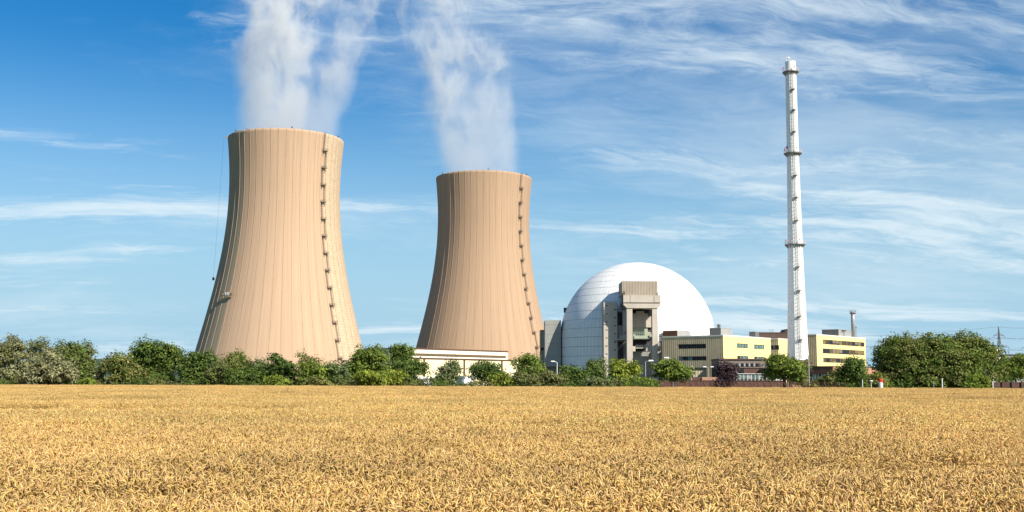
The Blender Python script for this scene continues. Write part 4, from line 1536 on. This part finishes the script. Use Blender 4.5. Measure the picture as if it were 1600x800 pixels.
names = ['upper left', 'upper right', 'lower left', 'lower right', 'top']
for i, tpt in enumerate(tips1):
    end = Vector((tpt.x - 265, tpt.y + 20, tpt.z - 1))
    o_ = wire(tpt, end, 7.5).build('power_line', M['dgrey'])
    tag(o_, f'thin power line from {names[i]} pylon tip towards the offices', 'power line', 'power lines strung between the pylons')
for tpts, pxs in ((tips2, 1),):
    for i, tpt in enumerate(tpts):
        end = Vector((tpt.x + 230, tpt.y - 20, tpt.z))
        o_ = wire(tips1[i], tpt, 0.7).build('power_line', M['dgrey'])
        tag(o_, f'thin power line from {names[i]} pylon tip to the cut off pylon', 'power line', 'power lines strung between the pylons')

WH = thing('white_house', 'small white building peeking over the trees left of the pylon', 'building', ground(1558, 420))
fbox(WH, 'wall', M['creamw'], 1551, 1564.2, 544.8, 600, 420, 6, base=0)
fbox(WH, 'roof', M['lgrey'], 1550.7, 1564.5, 544.2, 544.8, 419.8, 6.4)
fbox(WH, 'door', M['louvre'], 1559.2, 1562.4, 548.2, 553, 419.95, 0.1)
RH = thing('far_hall', 'dark flat roof of a far hall behind the trees at the right edge', 'building', ground(1592, 600))
fbox(RH, 'wall', M['grey'], 1571, 1618, 554.6, 600, 600, 20, base=0)
fbox(RH, 'roof', M['dbrown'], 1570, 1619, 553.6, 554.6, 599.5, 21)

# ------------------------------------------------------------------ van and container by the pump house
VN = thing('parked_van', 'white parked van half hidden by bushes before the cream building', 'van', ground(672, 226), R(4))
o_ = VN
L, Wd, H = 4.9, 1.95, 2.35
prof = [(-L / 2, 0.45), (L / 2, 0.45), (L / 2, 1.05), (L / 2 - 0.75, 1.25), (L / 2 - 1.35, H - 0.05), (L / 2 - 1.6, H), (-L / 2 + 0.1, H), (-L / 2, H - 0.12)]
n = len(prof)
vs = [(x, y, z) for y in (-Wd / 2, Wd / 2) for x, z in prof]
MB().add(vs, [tuple(range(n)), tuple(range(2 * n - 1, n - 1, -1))] + [(i, (i + 1) % n, (i + 1) % n + n, i + n) for i in range(n)]).build('body', M['white'], VN)
MB().add([(L / 2 - 0.82, -0.8, 1.30), (L / 2 - 0.82, 0.8, 1.30), (L / 2 - 1.33, 0.75, H - 0.12), (L / 2 - 1.33, -0.75, H - 0.12)], [(0, 1, 2, 3)]).build('windscreen', M['glass'], VN).location = (0.03, 0, 0.02)
MB().box(L / 2 - 2.5, L / 2 - 1.45, -Wd / 2 - 0.012, -Wd / 2, 1.35, 2.05).build('side_window', M['glass'], VN)
for x in (-1.5, 1.5):
    for y in (-Wd / 2 + 0.05, Wd / 2 - 0.05):
        mb = MB().tube([(x, y - 0.12, 0.34), (x, y + 0.12, 0.34)], 0.34, 14)
        mb.build('wheel', M['rubber'], VN)
for y in (-0.75, 0.75):
    MB().box(L / 2 - 0.02, L / 2 + 0.03, y - 0.18, y + 0.18, 0.8, 1.02).build('headlight', M['offwhite'], VN)
CN = thing('site_container', 'white site container on the lawn before the cream building', 'container', ground(725, 215), SITE)
MB().box(0, 3.2, 0, 2.2, 0.15, W(725, 588.2, 215).z).build('body', M['white'], CN)
zt = W(725, 588.2, 215).z
MB().box(-0.06, 3.26, -0.06, 2.26, zt, zt + 0.08).build('roof', M['offwhite'], CN)
for x in (0.02, 3.1):
    for y in (0.02, 2.1):
        MB().box(x, x + 0.1, y, y + 0.1, 0.0, 0.15).build('foot', M['dgrey'], CN)
MB().box(-0.03, 0.0, 0.5, 1.4, 0.2, zt - 0.3).build('door', M['lgrey'], CN)
# ------------------------------------------------------------------ trees and shrubs
PAL = {
    'dark': (0.066, 0.105, 0.020), 'mid': (0.108, 0.152, 0.028), 'fresh': (0.165, 0.215, 0.030), 'olive': (0.170, 0.172, 0.050),
    'silver': (0.215, 0.215, 0.112), 'lime': (0.200, 0.230, 0.030), 'purple': (0.056, 0.030, 0.040), 'bluegreen': (0.125, 0.165, 0.066),
    'dull': (0.125, 0.132, 0.048), 'pale': (0.29, 0.275, 0.13),
}


def crown_points(r, a, b, h, nl, cr, flat, drop):
    """Centres of leaf clumps on a crown made of overlapping lobes (unit box scaled afterwards)."""
    lobes = [(np.array([0, 0, 0.48 * h]), np.array([a * 0.54, b * 0.54, h * 0.44]))]
    for k in range(nl):
        th = 2 * math.pi * (k + r.random()) / nl
        zz = r.uniform(0.10, 0.80)
        rad = math.sqrt(max(0.05, 1 - (2 * zz - 0.85) ** 2 * 0.9)) * r.uniform(0.5, 0.72)
        s = r.uniform(0.26, 0.44)
        lobes.append((np.array([math.cos(th) * a * rad, math.sin(th) * b * rad, zz * h]), np.array([a * s * 1.1, b * s * 1.1, h * s * (0.62 if flat else 0.85)])))
    P, Nn = [], []
    for c, s in lobes:
        area = (s[0] * s[1] + s[0] * s[2] + s[1] * s[2]) * 4.2
        n = max(6, int(area / (cr * cr) * 0.60))
        d = r.normal(size=(n, 3))
        d /= np.linalg.norm(d, axis=1)[:, None]
        d[:, 2] = np.where(d[:, 2] < -0.45, -d[:, 2] * 0.6, d[:, 2])
        rad = r.uniform(0.66, 1.04, n) ** 0.8
        P.append(c + d * s * rad[:, None])
        Nn.append(d)
    return np.concatenate(P), np.concatenate(Nn), lobes


def tree(kind, label, cat, group, px0, px1, pyt, pyb, Y, pal, nl=9, leaf=0.26, cr=0.62, flat=False, trunk=True, seed=0, dens=1.0, depth=0.85, lean=0.0, alt=None):
    r = np.random.default_rng(1000 + seed)
    pc = (px0 + px1) / 2
    base = ground(pc, Y)
    T = thing(kind, label, cat, base, 0, group)
    a = (px1 - px0) / 2 / F * Y
    zt = W(pc, pyt, Y).z
    zb = max(0.05, W(pc, pyb, Y).z) if pyb < 600 else 0.05
    h = zt - zb
    P, Nn, lobes = crown_points(r, a, a * depth, h, nl, cr, flat, 0)
    P[:, 2] = np.maximum(P[:, 2], 0.0)
    nc = len(P)
    nleaf = max(8, int(26 * dens * (cr / 0.62) ** 2 * (0.26 / leaf) ** 1.4))
    big = r.uniform(0.7, 1.35, nc)
    C = np.repeat(P, nleaf, 0)
    ND = np.repeat(Nn, nleaf, 0)
    off = r.normal(size=(len(C), 3)) * (np.repeat(big, nleaf) * cr * 0.52)[:, None]
    off[:, 2] *= 0.72 if not flat else 0.38
    C = C + off
    # ragged twigs sticking out of the outline
    tw = r.random(len(C)) < 0.03
    C[tw] += ND[tw] * r.uniform(0.1, 0.6, tw.sum())[:, None] * cr
    # fit to the measured outline
    lo, hi = np.percentile(C[:, 0], [0.6, 99.4])
    C[:, 0] = (C[:, 0] - (lo + hi) / 2) * (2 * a / (hi - lo))
    hz = np.percentile(C[:, 2], 99.8)
    h *= 0.975
    C[:, 2] = zb + C[:, 2] * (h / hz)
    C[:, 0] += lean * (C[:, 2] - zb)
    keep = C[:, 2] > 0.08
    C, ND = C[keep], ND[keep]
    n = len(C)
    nv = r.normal(size=(n, 3)) * 0.55 + ND * 0.9 + np.array([0, 0, 0.4])
    nv /= np.linalg.norm(nv, axis=1)[:, None]
    t = np.cross(nv, r.normal(size=(n, 3)))
    t /= np.linalg.norm(t, axis=1)[:, None] + 1e-9
    s = np.cross(nv, t)
    L = leaf * r.uniform(0.6, 1.4, n)[:, None]
    V = np.empty((n, 4, 3))
    V[:, 0] = C - t * L * 0.62
    V[:, 1] = C + s * L * 0.36 + nv * L * 0.08
    V[:, 2] = C + t * L * 0.62
    V[:, 3] = C - s * L * 0.36 + nv * L * 0.08
    col = np.array(PAL[pal]) * 1.3
    cl = np.repeat(r.uniform(0.65, 1.40, nc), nleaf)[keep]
    tint = col[None] * cl[:, None] * r.uniform(0.82, 1.2, n)[:, None]
    tint *= np.array([1, 1, 1]) + r.normal(size=(n, 1)) * np.array([0.09, 0.02, 0.02])
    if alt:
        mask = np.repeat(r.random(nc) < 0.35, nleaf)[keep]
        tint[mask] = 1.3 * np.array(PAL[alt])[None] * r.uniform(0.75, 1.3, mask.sum())[:, None]
    tint = np.clip(tint, 0.004, 0.6)
    np_mesh('crown', V.reshape(-1, 3), np.arange(n * 4).reshape(-1, 4), M['leaf'], T, np.repeat(tint, 4, 0))
    if trunk:
        mb = MB()
        rt = max(0.07, 0.035 * zt * (0.7 if not trunk == 'thick' else 1.3))
        hh = zb + 0.45 * h
        mb.tube([(0, 0, -0.05), (0.05, 0, zb * 0.5 + 0.3), (-0.05, 0.05, hh), (0.05, 0, zb + 0.8 * h)], [rt * 1.35, rt, rt * 0.7, rt * 0.15], 8)
        for c, s in lobes[1:7]:
            q = Vector((c[0] * 0.9, c[1] * 0.9, zb + c[2]))
            st = Vector((0, 0, zb * 0.6 + 0.25 * h * 0.8))
            mb.tube([st, st.lerp(q, 0.5) + Vector((0, 0, 0.1 * h)), q], [rt * 0.55, rt * 0.35, rt * 0.1], 6)
        mb.build('trunk', M['bark'], T)
    else:
        mb = MB()
        for k in range(5):
            c = lobes[(k % (len(lobes) - 1)) + 1][0]
            mb.tube([(c[0] * 0.2, c[1] * 0.2, 0), (c[0] * 0.5, c[1] * 0.5, zb + c[2] * 0.5), (c[0] * 0.85, c[1] * 0.85, zb + c[2] * 0.95)], [0.07, 0.05, 0.02], 5)
        mb.build('stem', M['bark'], T)
    return T


GT_, GS_ = 'trees along the far side of the field', 'shrubs along the far side of the field'
TREES = [
    # kind, label, x0, x1, ytop, ybot, Y, palette, extra
    ('willow_tree', 'tall silvery willow at the left edge of the photo', -22, 44, 522, 604, 158, 'silver', dict(nl=11, alt='olive')),
    ('broadleaf_tree', 'dark loose crown poking up behind the silver shrub', 40, 86, 525, 604, 170, 'olive', dict(nl=9, leaf=0.24, dens=0.75)),
    ('silver_shrub', 'broad silver leaved shrub bulging forward between willow and dark green tree', 36, 118, 543, 606, 153, 'silver', dict(nl=12, trunk=False, alt='pale')),
    ('broadleaf_tree', 'dark green tree sloping down to the gap, right of the silver shrub', 82, 150, 530, 604, 160, 'mid', dict(nl=11, alt='dull')),
    ('low_bush', 'low fresh green bush at the foot of the sloping dark tree', 122, 152, 589, 608, 151.5, 'fresh', dict(nl=6, trunk=False, cr=0.4)),
    ('pale_shrub', 'slim pale yellowish shrub standing in the gap before the hill', 149, 167, 568, 606, 156, 'pale', dict(nl=6, trunk=False, cr=0.45, alt='olive')),
    ('broadleaf_tree', 'lower left neighbour of the big round crown, loose and spotted', 160, 226, 549, 606, 155, 'olive', dict(nl=10, alt='mid')),
    ('broadleaf_tree', 'big round crowned dark green tree left of the nearer tower', 204, 285, 527, 604, 162, 'mid', dict(nl=13, alt='dark')),
    ('broadleaf_tree', 'bushy dark tree at the left foot of the nearer tower', 279, 338, 546, 606, 157, 'dark', dict(nl=10, alt='mid')),
    ('broadleaf_shrub', 'bushy dull shrub before the left foot of the nearer tower', 318, 362, 563, 606, 153.5, 'dull', dict(nl=8, trunk=False, alt='mid')),
    ('broadleaf_tree', 'rounded mid green tree before the left half of the nearer tower', 346, 402, 547, 604, 160, 'mid', dict(nl=10, alt='olive')),
    ('grey_shrub', 'grey green rounded shrub between rounded tree and dark layered tree', 394, 430, 558, 604, 159, 'bluegreen', dict(nl=8, trunk=False, alt='silver')),
    ('broadleaf_shrub', 'dark lumpy shrub low before the nearer tower', 350, 412, 568, 606, 153, 'dark', dict(nl=10, trunk=False, alt='mid')),
    ('cedar_tree', 'dark tree with flat layered boughs before the middle of the nearer tower', 416, 468, 551, 604, 156, 'dark', dict(nl=12, flat=True, cr=0.55)),
    ('thin_tree', 'thin airy olive tree with the tower showing through its crown', 462, 503, 546, 590, 163, 'olive', dict(nl=8, dens=0.5, leaf=0.22)),
    ('broadleaf_shrub', 'light green shrub right of the dark layered tree', 464, 512, 564, 606, 154, 'fresh', dict(nl=9, trunk=False, alt='mid')),
    ('broadleaf_shrub', 'mid green shrub under the ladder foot of the nearer tower', 502, 546, 562, 606, 155, 'bluegreen', dict(nl=9, trunk=False, alt='mid')),
    ('broadleaf_tree', 'taller leafy tree covering the right foot of the nearer tower', 536, 604, 538, 604, 160, 'mid', dict(nl=12, alt='fresh')),
    ('low_bush', 'bright low bush in front of the grey green and layered trees', 408, 452, 584, 608, 151.5, 'fresh', dict(nl=7, trunk=False, cr=0.42)),
    ('low_bush', 'low olive bush in front of the light green shrub', 466, 524, 588, 608, 151.5, 'olive', dict(nl=8, trunk=False, cr=0.42)),
    ('young_tree', 'slender light crowned tree rising at the left end of the cream building', 606, 648, 536, 575, 172, 'mid', dict(nl=8, dens=0.8)),
    ('broadleaf_tree', 'wide dark tree covering the left end of the cream building', 590, 668, 558, 606, 160, 'dark', dict(nl=12, alt='mid')),
    ('low_bush', 'yellow green bush at the field edge left of the cream building', 556, 630, 577, 608, 152, 'lime', dict(nl=10, trunk=False, cr=0.5, alt='fresh')),
    ('silver_tree', 'grey green conical tree before the cream building', 679, 714, 562, 604, 166, 'bluegreen', dict(nl=8, alt='silver')),
    ('thin_tree', 'darker thin tree just behind the grey green conical tree', 692, 722, 556, 598, 174, 'dark', dict(nl=7, dens=0.6)),
    ('broadleaf_tree', 'dark open tree before the right half of the cream building', 731, 792, 561, 602, 168, 'dark', dict(nl=10, dens=0.75)),
    ('low_bush', 'yellow green feathery bush before the right end of the cream building', 764, 806, 582, 608, 154, 'lime', dict(nl=8, trunk=False, cr=0.42, alt='fresh')),
    ('broadleaf_tree', 'spreading mid green tree before the ladder foot of the farther tower', 801, 852, 551, 592, 172, 'mid', dict(nl=10, dens=0.75, alt='fresh')),
    ('broadleaf_shrub', 'dull dark shrub below the spreading tree at the farther tower', 797, 846, 580, 608, 155, 'dull', dict(nl=9, trunk=False)),
    ('broadleaf_shrub', 'dull dark shrub below the grey turbine hall', 838, 884, 579, 608, 156, 'dull', dict(nl=9, trunk=False, alt='olive')),
    ('broadleaf_tree', 'small dark tree at the left foot of the dome', 874, 920, 569, 606, 164, 'dark', dict(nl=9, alt='mid')),
    ('broadleaf_tree', 'upright mid green tree before the left part of the dome', 911, 950, 558, 604, 168, 'mid', dict(nl=9, alt='bluegreen')),
    ('broadleaf_shrub', 'low grey green shrub before the left part of the dome', 912, 962, 586, 608, 154, 'bluegreen', dict(nl=8, trunk=False, alt='dull')),
    ('maple_tree', 'bright yellow green tree before the foot of the stair tower', 948, 1000, 560, 606, 158, 'lime', dict(nl=11, alt='fresh', leaf=0.3)),
    ('low_bush', 'low green bush between the legs of the gantry', 990, 1030, 588, 608, 156, 'fresh', dict(nl=8, trunk=False, cr=0.42, alt='mid')),
    ('maple_tree', 'round green tree on a short trunk before the beige side wall', 1021, 1080, 560.5, 597, 160, 'mid', dict(nl=12, trunk='thick', alt='fresh', leaf=0.3)),
    ('purple_tree', 'dark purple leaved tree before the left yellow office block', 1114, 1153, 561.5, 606, 160, 'purple', dict(nl=9, leaf=0.3)),
    ('maple_tree', 'round green tree on a visible trunk left of the chimney foot', 1195, 1256, 552.5, 597, 158, 'mid', dict(nl=12, trunk='thick', alt='fresh', leaf=0.3)),
    ('thin_tree', 'dark thin tree just right of the chimney foot behind the lamp', 1236, 1268, 560, 606, 168, 'dull', dict(nl=7, dens=0.6)),
    ('low_bush', 'olive bush under the glass front of the gatehouse', 1262, 1318, 584, 608, 158, 'olive', dict(nl=9, trunk=False, cr=0.5, alt='dull')),
    ('broadleaf_tree', 'pointed dark green tree before the three storey office block', 1302, 1354, 556.5, 600, 157, 'dark', dict(nl=11, alt='mid')),
    ('broadleaf_shrub', 'olive green shrub behind the red topped marker', 1338, 1388, 581, 608, 160, 'olive', dict(nl=9, trunk=False, alt='lime')),
    ('broad_tree', 'huge broad crowned tree dominating the right side', 1377, 1562, 520.5, 604, 166, 'mid', dict(nl=30, trunk='thick', cr=0.68, alt='olive', leaf=0.27, depth=0.6)),
    ('low_bush', 'bright green bush under the right side of the huge broad tree', 1504, 1546, 582, 608, 155, 'fresh', dict(nl=8, trunk=False, cr=0.45)),
    ('broadleaf_tree', 'dense green tree above the plank fence at the right edge', 1550, 1624, 552, 598, 172, 'mid', dict(nl=12, alt='fresh')),
    ('low_bush', 'dark low bush under the left side of the huge broad tree', 1380, 1440, 586, 608, 164, 'dark', dict(nl=8, trunk=False, cr=0.5)),
]
for i, (kind, label, x0, x1, yt, yb, Y, pal, ex) in enumerate(TREES):
    shrub = ex.get('trunk') is False
    tree(kind, label, 'shrub' if shrub else 'tree', GS_ if shrub else GT_, x0, x1, yt, yb, Y, pal, seed=i, **ex)

# tangled undergrowth closing the foot of the tree line
r = np.random.default_rng(5)
V, FT_, TI = [], [], []
n = 22000
ux = r.uniform(-85, 20, n)
uy = r.uniform(152.0, 158, n)
hh = 1.35 + 0.5 * np.sin(ux * 0.7) * np.sin(ux * 0.23 + 1) + r.uniform(-0.2, 0.5, n)
C = np.c_[ux, uy, np.maximum(0.08, r.random(n) ** 0.7 * np.clip(hh, 0.8, 2.3))]
nv = r.normal(size=(n, 3)) + np.array([0, -0.4, 0.5])
nv /= np.linalg.norm(nv, axis=1)[:, None]
t = np.cross(nv, r.normal(size=(n, 3)))
t /= np.linalg.norm(t, axis=1)[:, None]
s = np.cross(nv, t)
L = r.uniform(0.16, 0.36, n)[:, None]
V = np.stack([C - t * L * 0.6, C + s * L * 0.36, C + t * L * 0.6, C - s * L * 0.36], 1).reshape(-1, 3)
pal = np.array([PAL['dark'], PAL['mid'], PAL['dull'], PAL['olive']])[(np.floor(ux / 2.2).astype(int) * 7) % 4]
tint = np.clip(pal * r.uniform(0.7, 1.3, n)[:, None], 0.004, 1)
tag(np_mesh('undergrowth', V, np.arange(n * 4).reshape(-1, 4), M['leaf'], None, np.repeat(tint, 4, 0)), 'tangled green undergrowth at the foot of the tree line', 'undergrowth', None, 'stuff')
# ------------------------------------------------------------------ ripe wheat
EAR_C, STRAW_C = np.array([0.87, 0.555, 0.205]), np.array([0.84, 0.58, 0.215])


def wheat_clump(name, nst, spread, sides, segs, leaves, fat, seed, stalk=True):
    r = np.random.default_rng(seed)
    V, Fq, TI = [], [], []

    def strip(pts, rad, n, col, twist=0.0):
        b = len(V)
        for i, p in enumerate(pts):
            d = pts[min(i + 1, len(pts) - 1)] - pts[max(i - 1, 0)]
            d = d / (np.linalg.norm(d) + 1e-9)
            u = np.array([0.0, 0, 1]) if abs(d[2]) < 0.9 else np.array([1.0, 0, 0])
            s = np.cross(d, u); s /= np.linalg.norm(s)
            t = np.cross(s, d)
            for k in range(n):
                a = 2 * math.pi * k / n + twist * i
                V.append(p + (s * math.cos(a) + t * math.sin(a)) * rad[i])
                TI.append(col * (0.72 if (i + k) % 2 and n > 3 else 1.08))
        for i in range(len(pts) - 1):
            for k in range(n):
                a, c = b + i * n + k, b + i * n + (k + 1) % n
                Fq.append((a, c, c + n, a + n))

    for j in range(nst):
        th, rr = r.uniform(0, 2 * math.pi), spread * math.sqrt(r.random())
        p0 = np.array([rr * math.cos(th), rr * math.sin(th), 0.0])
        H = r.normal(0.80, 0.035)
        az = r.normal(2.6, 1.5)
        hd = np.array([math.cos(az), math.sin(az), 0])
        lean = abs(r.normal(0.06, 0.05))
        top = p0 + hd * lean + np.array([0, 0, H])
        var = r.uniform(0.62, 1.28)
        hue = np.array([1.0, r.uniform(0.93, 1.06), r.uniform(0.75, 1.2)])
        if stalk:
            strip([p0 + hd * lean * 0.3 + np.array([0, 0, 0.28 if sides < 5 else 0.0]), p0 + hd * lean * 0.6 + np.array([0, 0, H * 0.7]), top], [0.0028, 0.0024, 0.002], 3, STRAW_C * var * hue * 0.95)
        # nodding ear
        bend = abs(r.normal(0.75, 0.55))
        cur = r.uniform(0.3, 1.5)
        Lr = r.uniform(0.068, 0.098) * (1.0 if sides > 3 else fat ** 0.5)
        pts, p = [], top.copy()
        for i in range(segs + 1):
            a = bend + cur * i / segs
            pts.append(p.copy())
            p = p + (hd * math.sin(a) + np.array([0, 0, math.cos(a)])) * Lr / segs
        env = [math.sin(math.pi * (0.12 + 0.83 * i / segs)) ** 0.6 for i in range(segs + 1)]
        rad = [0.0105 * fat * e * (1.2 if i % 2 else 0.78) for i, e in enumerate(env)]
        strip(pts, rad, sides, EAR_C * var * hue, 0.5)
        for q in range(leaves):
            if r.random() < 0.75:
                az2 = r.uniform(0, 6.28)
                ld = np.array([math.cos(az2), math.sin(az2), 0])
                z0 = H * r.uniform(0.55, 0.88)
                st = p0 + hd * lean * 0.7 + np.array([0, 0, z0])
                L = r.uniform(0.10, 0.20)
                side = np.array([-ld[1], ld[0], 0]) * 0.0045
                w_ = [0.9, 1.0, 0.65, 0.1]
                b = len(V)
                up = r.uniform(0.2, 0.9)
                for i in range(4):
                    t = i / 3
                    c = st + ld * L * t + np.array([0, 0, L * (up * t - 1.3 * t * t)])
                    V.extend([c - side * w_[i], c + side * w_[i]])
                    TI.extend([STRAW_C * 0.92 * var * hue] * 2)
                for i in range(3):
                    a = b + i * 2
                    Fq.append((a, a + 1, a + 3, a + 2))
    o = np_mesh(name, np.array(V), np.array(Fq), M['wheat'], None, np.clip(np.array(TI), 0.01, 0.9), smooth=False)
    COL.objects.unlink(o)
    return o


def wheat_field(name, label, clumps, pts, scl, rots, idx):
    """Points of one field strip, each carrying a clump through an instancing node group."""
    lib = bpy.data.collections.new(name + '_clumps')
    for i, c in enumerate(clumps):
        c.name = 'wheat_clump_%s' % 'abcdefghij'[i] if False else c.name
        lib.objects.link(c)
    me = bpy.data.meshes.new(name)
    me.vertices.add(len(pts))
    me.vertices.foreach_set('co', pts.astype(np.float32).ravel())
    for nm, ty, dat in (('turn', 'FLOAT', rots), ('size', 'FLOAT_VECTOR', scl), ('pick', 'INT', idx)):
        at = me.attributes.new(nm, ty, 'POINT')
        at.data.foreach_set('vector' if ty == 'FLOAT_VECTOR' else 'value', dat.ravel())
    me.materials.append(M['wheat'])
    o = bpy.data.objects.new(name, me)
    COL.objects.link(o)
    ng = bpy.data.node_groups.new(name + '_sowing', 'GeometryNodeTree')
    ng.interface.new_socket('Geometry', in_out='INPUT', socket_type='NodeSocketGeometry')
    ng.interface.new_socket('Geometry', in_out='OUTPUT', socket_type='NodeSocketGeometry')
    N = ng.nodes
    gi, go = N.new('NodeGroupInput'), N.new('NodeGroupOutput')
    ci = N.new('GeometryNodeCollectionInfo')
    ci.inputs[0].default_value = lib
    ci.inputs['Separate Children'].default_value = True
    ci.inputs['Reset Children'].default_value = True
    ip = N.new('GeometryNodeInstanceOnPoints')

    def named(nm, ty):
        a = N.new('GeometryNodeInputNamedAttribute')
        a.data_type = ty
        a.inputs['Name'].default_value = nm
        return a.outputs['Attribute']
    cx = N.new('ShaderNodeCombineXYZ')
    ng.links.new(named('turn', 'FLOAT'), cx.inputs[2])
    ng.links.new(gi.outputs[0], ip.inputs['Points'])
    ng.links.new(ci.outputs[0], ip.inputs['Instance'])
    ip.inputs['Pick Instance'].default_value = True
    ng.links.new(named('pick', 'INT'), ip.inputs['Instance Index'])
    ng.links.new(cx.outputs[0], ip.inputs['Rotation'])
    ng.links.new(named('size', 'FLOAT_VECTOR'), ip.inputs['Scale'])
    ng.links.new(ip.outputs[0], go.inputs[0])
    md = o.modifiers.new('sowing', 'NODES')
    md.node_group = ng
    return tag(o, label, 'wheat', None, 'stuff')


def lump(x, y, s, seed):
    """Smooth patchiness of the stand, about -1..1."""
    r = np.random.default_rng(seed)
    v = np.zeros_like(x)
    for k in range(9):
        a = r.uniform(0, 6.28)
        f = r.uniform(0.5, 1.8) / s
        v += np.sin((x * math.cos(a) + y * math.sin(a)) * f * 6.28 + r.uniform(0, 6.28))
    return v / 4.2


def sow(y0, y1, step, seed, hw=0.60, margin=6.0, jitter=0.75, fine=1.0):
    r = np.random.default_rng(seed)
    xs, ys = [], []
    y = y0
    while y < y1:
        half = hw * y + margin
        n = int(2 * half / step)
        xs.append((np.arange(n) / n * 2 - 1) * half + r.uniform(-jitter, jitter, n) * step)
        ys.append(y + r.uniform(-jitter, jitter, n) * step)
        y += step
    x, y = np.concatenate(xs), np.concatenate(ys)
    m = (y < FIELD_END - 0.3) & (y > y0 - 1)
    x, y = x[m], y[m]
    pz = 1 + 0.055 * lump(x, y, 7, 1) + 0.045 * lump(x, y, 1.6, 2) + r.normal(0, 0.025, len(x))
    # trodden wheel track and thin spots, as gaps in the stand
    keep = np.ones(len(x), bool)
    def swath(ye, ln, x0, xs, wob):
        edge = ye + wob * np.sin(x * 0.9) + 0.4 * wob * np.sin(x * 2.3 + 1)
        return np.clip((y - edge + ln) / ln, 0, 1) * np.clip((edge + 0.35 - y) / 0.7, 0, 1) * np.clip((x - x0) / xs, 0, 1) * (0.75 + 0.25 * np.sin(x * 1.3 + 0.5))
    d1 = swath(15.9, 4.2, 1.6, 3.2, 0.55)
    d2 = swath(44.0 + 0.12 * x, 9.0, -4.0, -6.0, 0.5)
    d3 = swath(62.0 + 0.25 * x, 12.0, -10.0, -12.0, 0.8) + swath(74.0 - 0.15 * x, 12.0, 14.0, 10.0, 0.8)
    d4 = swath(11.2, 2.2, -1.0, -2.5, 0.25)
    keep &= r.random(len(x)) > 0.15 * d1
    pz *= 1 - 0.21 * d1 - 0.26 * d2 - 0.24 * d3 - 0.14 * d4
    x, y, pz = x[keep], y[keep], pz[keep]
    n = len(x)
    hs_ = fine * r.uniform(0.92, 1.08, n)
    return np.c_[x, y, np.full(n, 0.004)], np.c_[hs_, hs_, pz].astype(np.float32), r.uniform(0, 6.28, n).astype(np.float32) * 1.0, r, n


near = [wheat_clump('near_clump', 46, 0.22, 5, 8, 2, 0.86, 100 + k) for k in range(6)]
midc = [wheat_clump('mid_clump', 90, 0.50, 3, 3, 1, 1.12, 200 + k) for k in range(5)]
farc = [wheat_clump('far_clump', 190, 1.10, 3, 2, 0, 1.35, 300 + k, True) for k in range(5)]
for nm, lab, cl, y0, y1, st, sd in (
        ('near_wheat', 'ripe golden wheat, single nodding ears visible nearest the camera', near, 5.0, 24, 0.235, 11),
        ('middle_wheat', 'ripe golden wheat covering the middle of the field', midc, 23.4, 62, 0.45, 12),
        ('far_wheat', 'ripe golden wheat stretching to the tree line', farc, 61, FIELD_END, 1.05, 13)):
    p, s, a, r, n = sow(y0, y1, st, sd, fine=0.90 if cl is near else 1.0)
    wheat_field(nm, lab, cl, p, s, a, r.integers(0, len(cl), n).astype(np.int32))
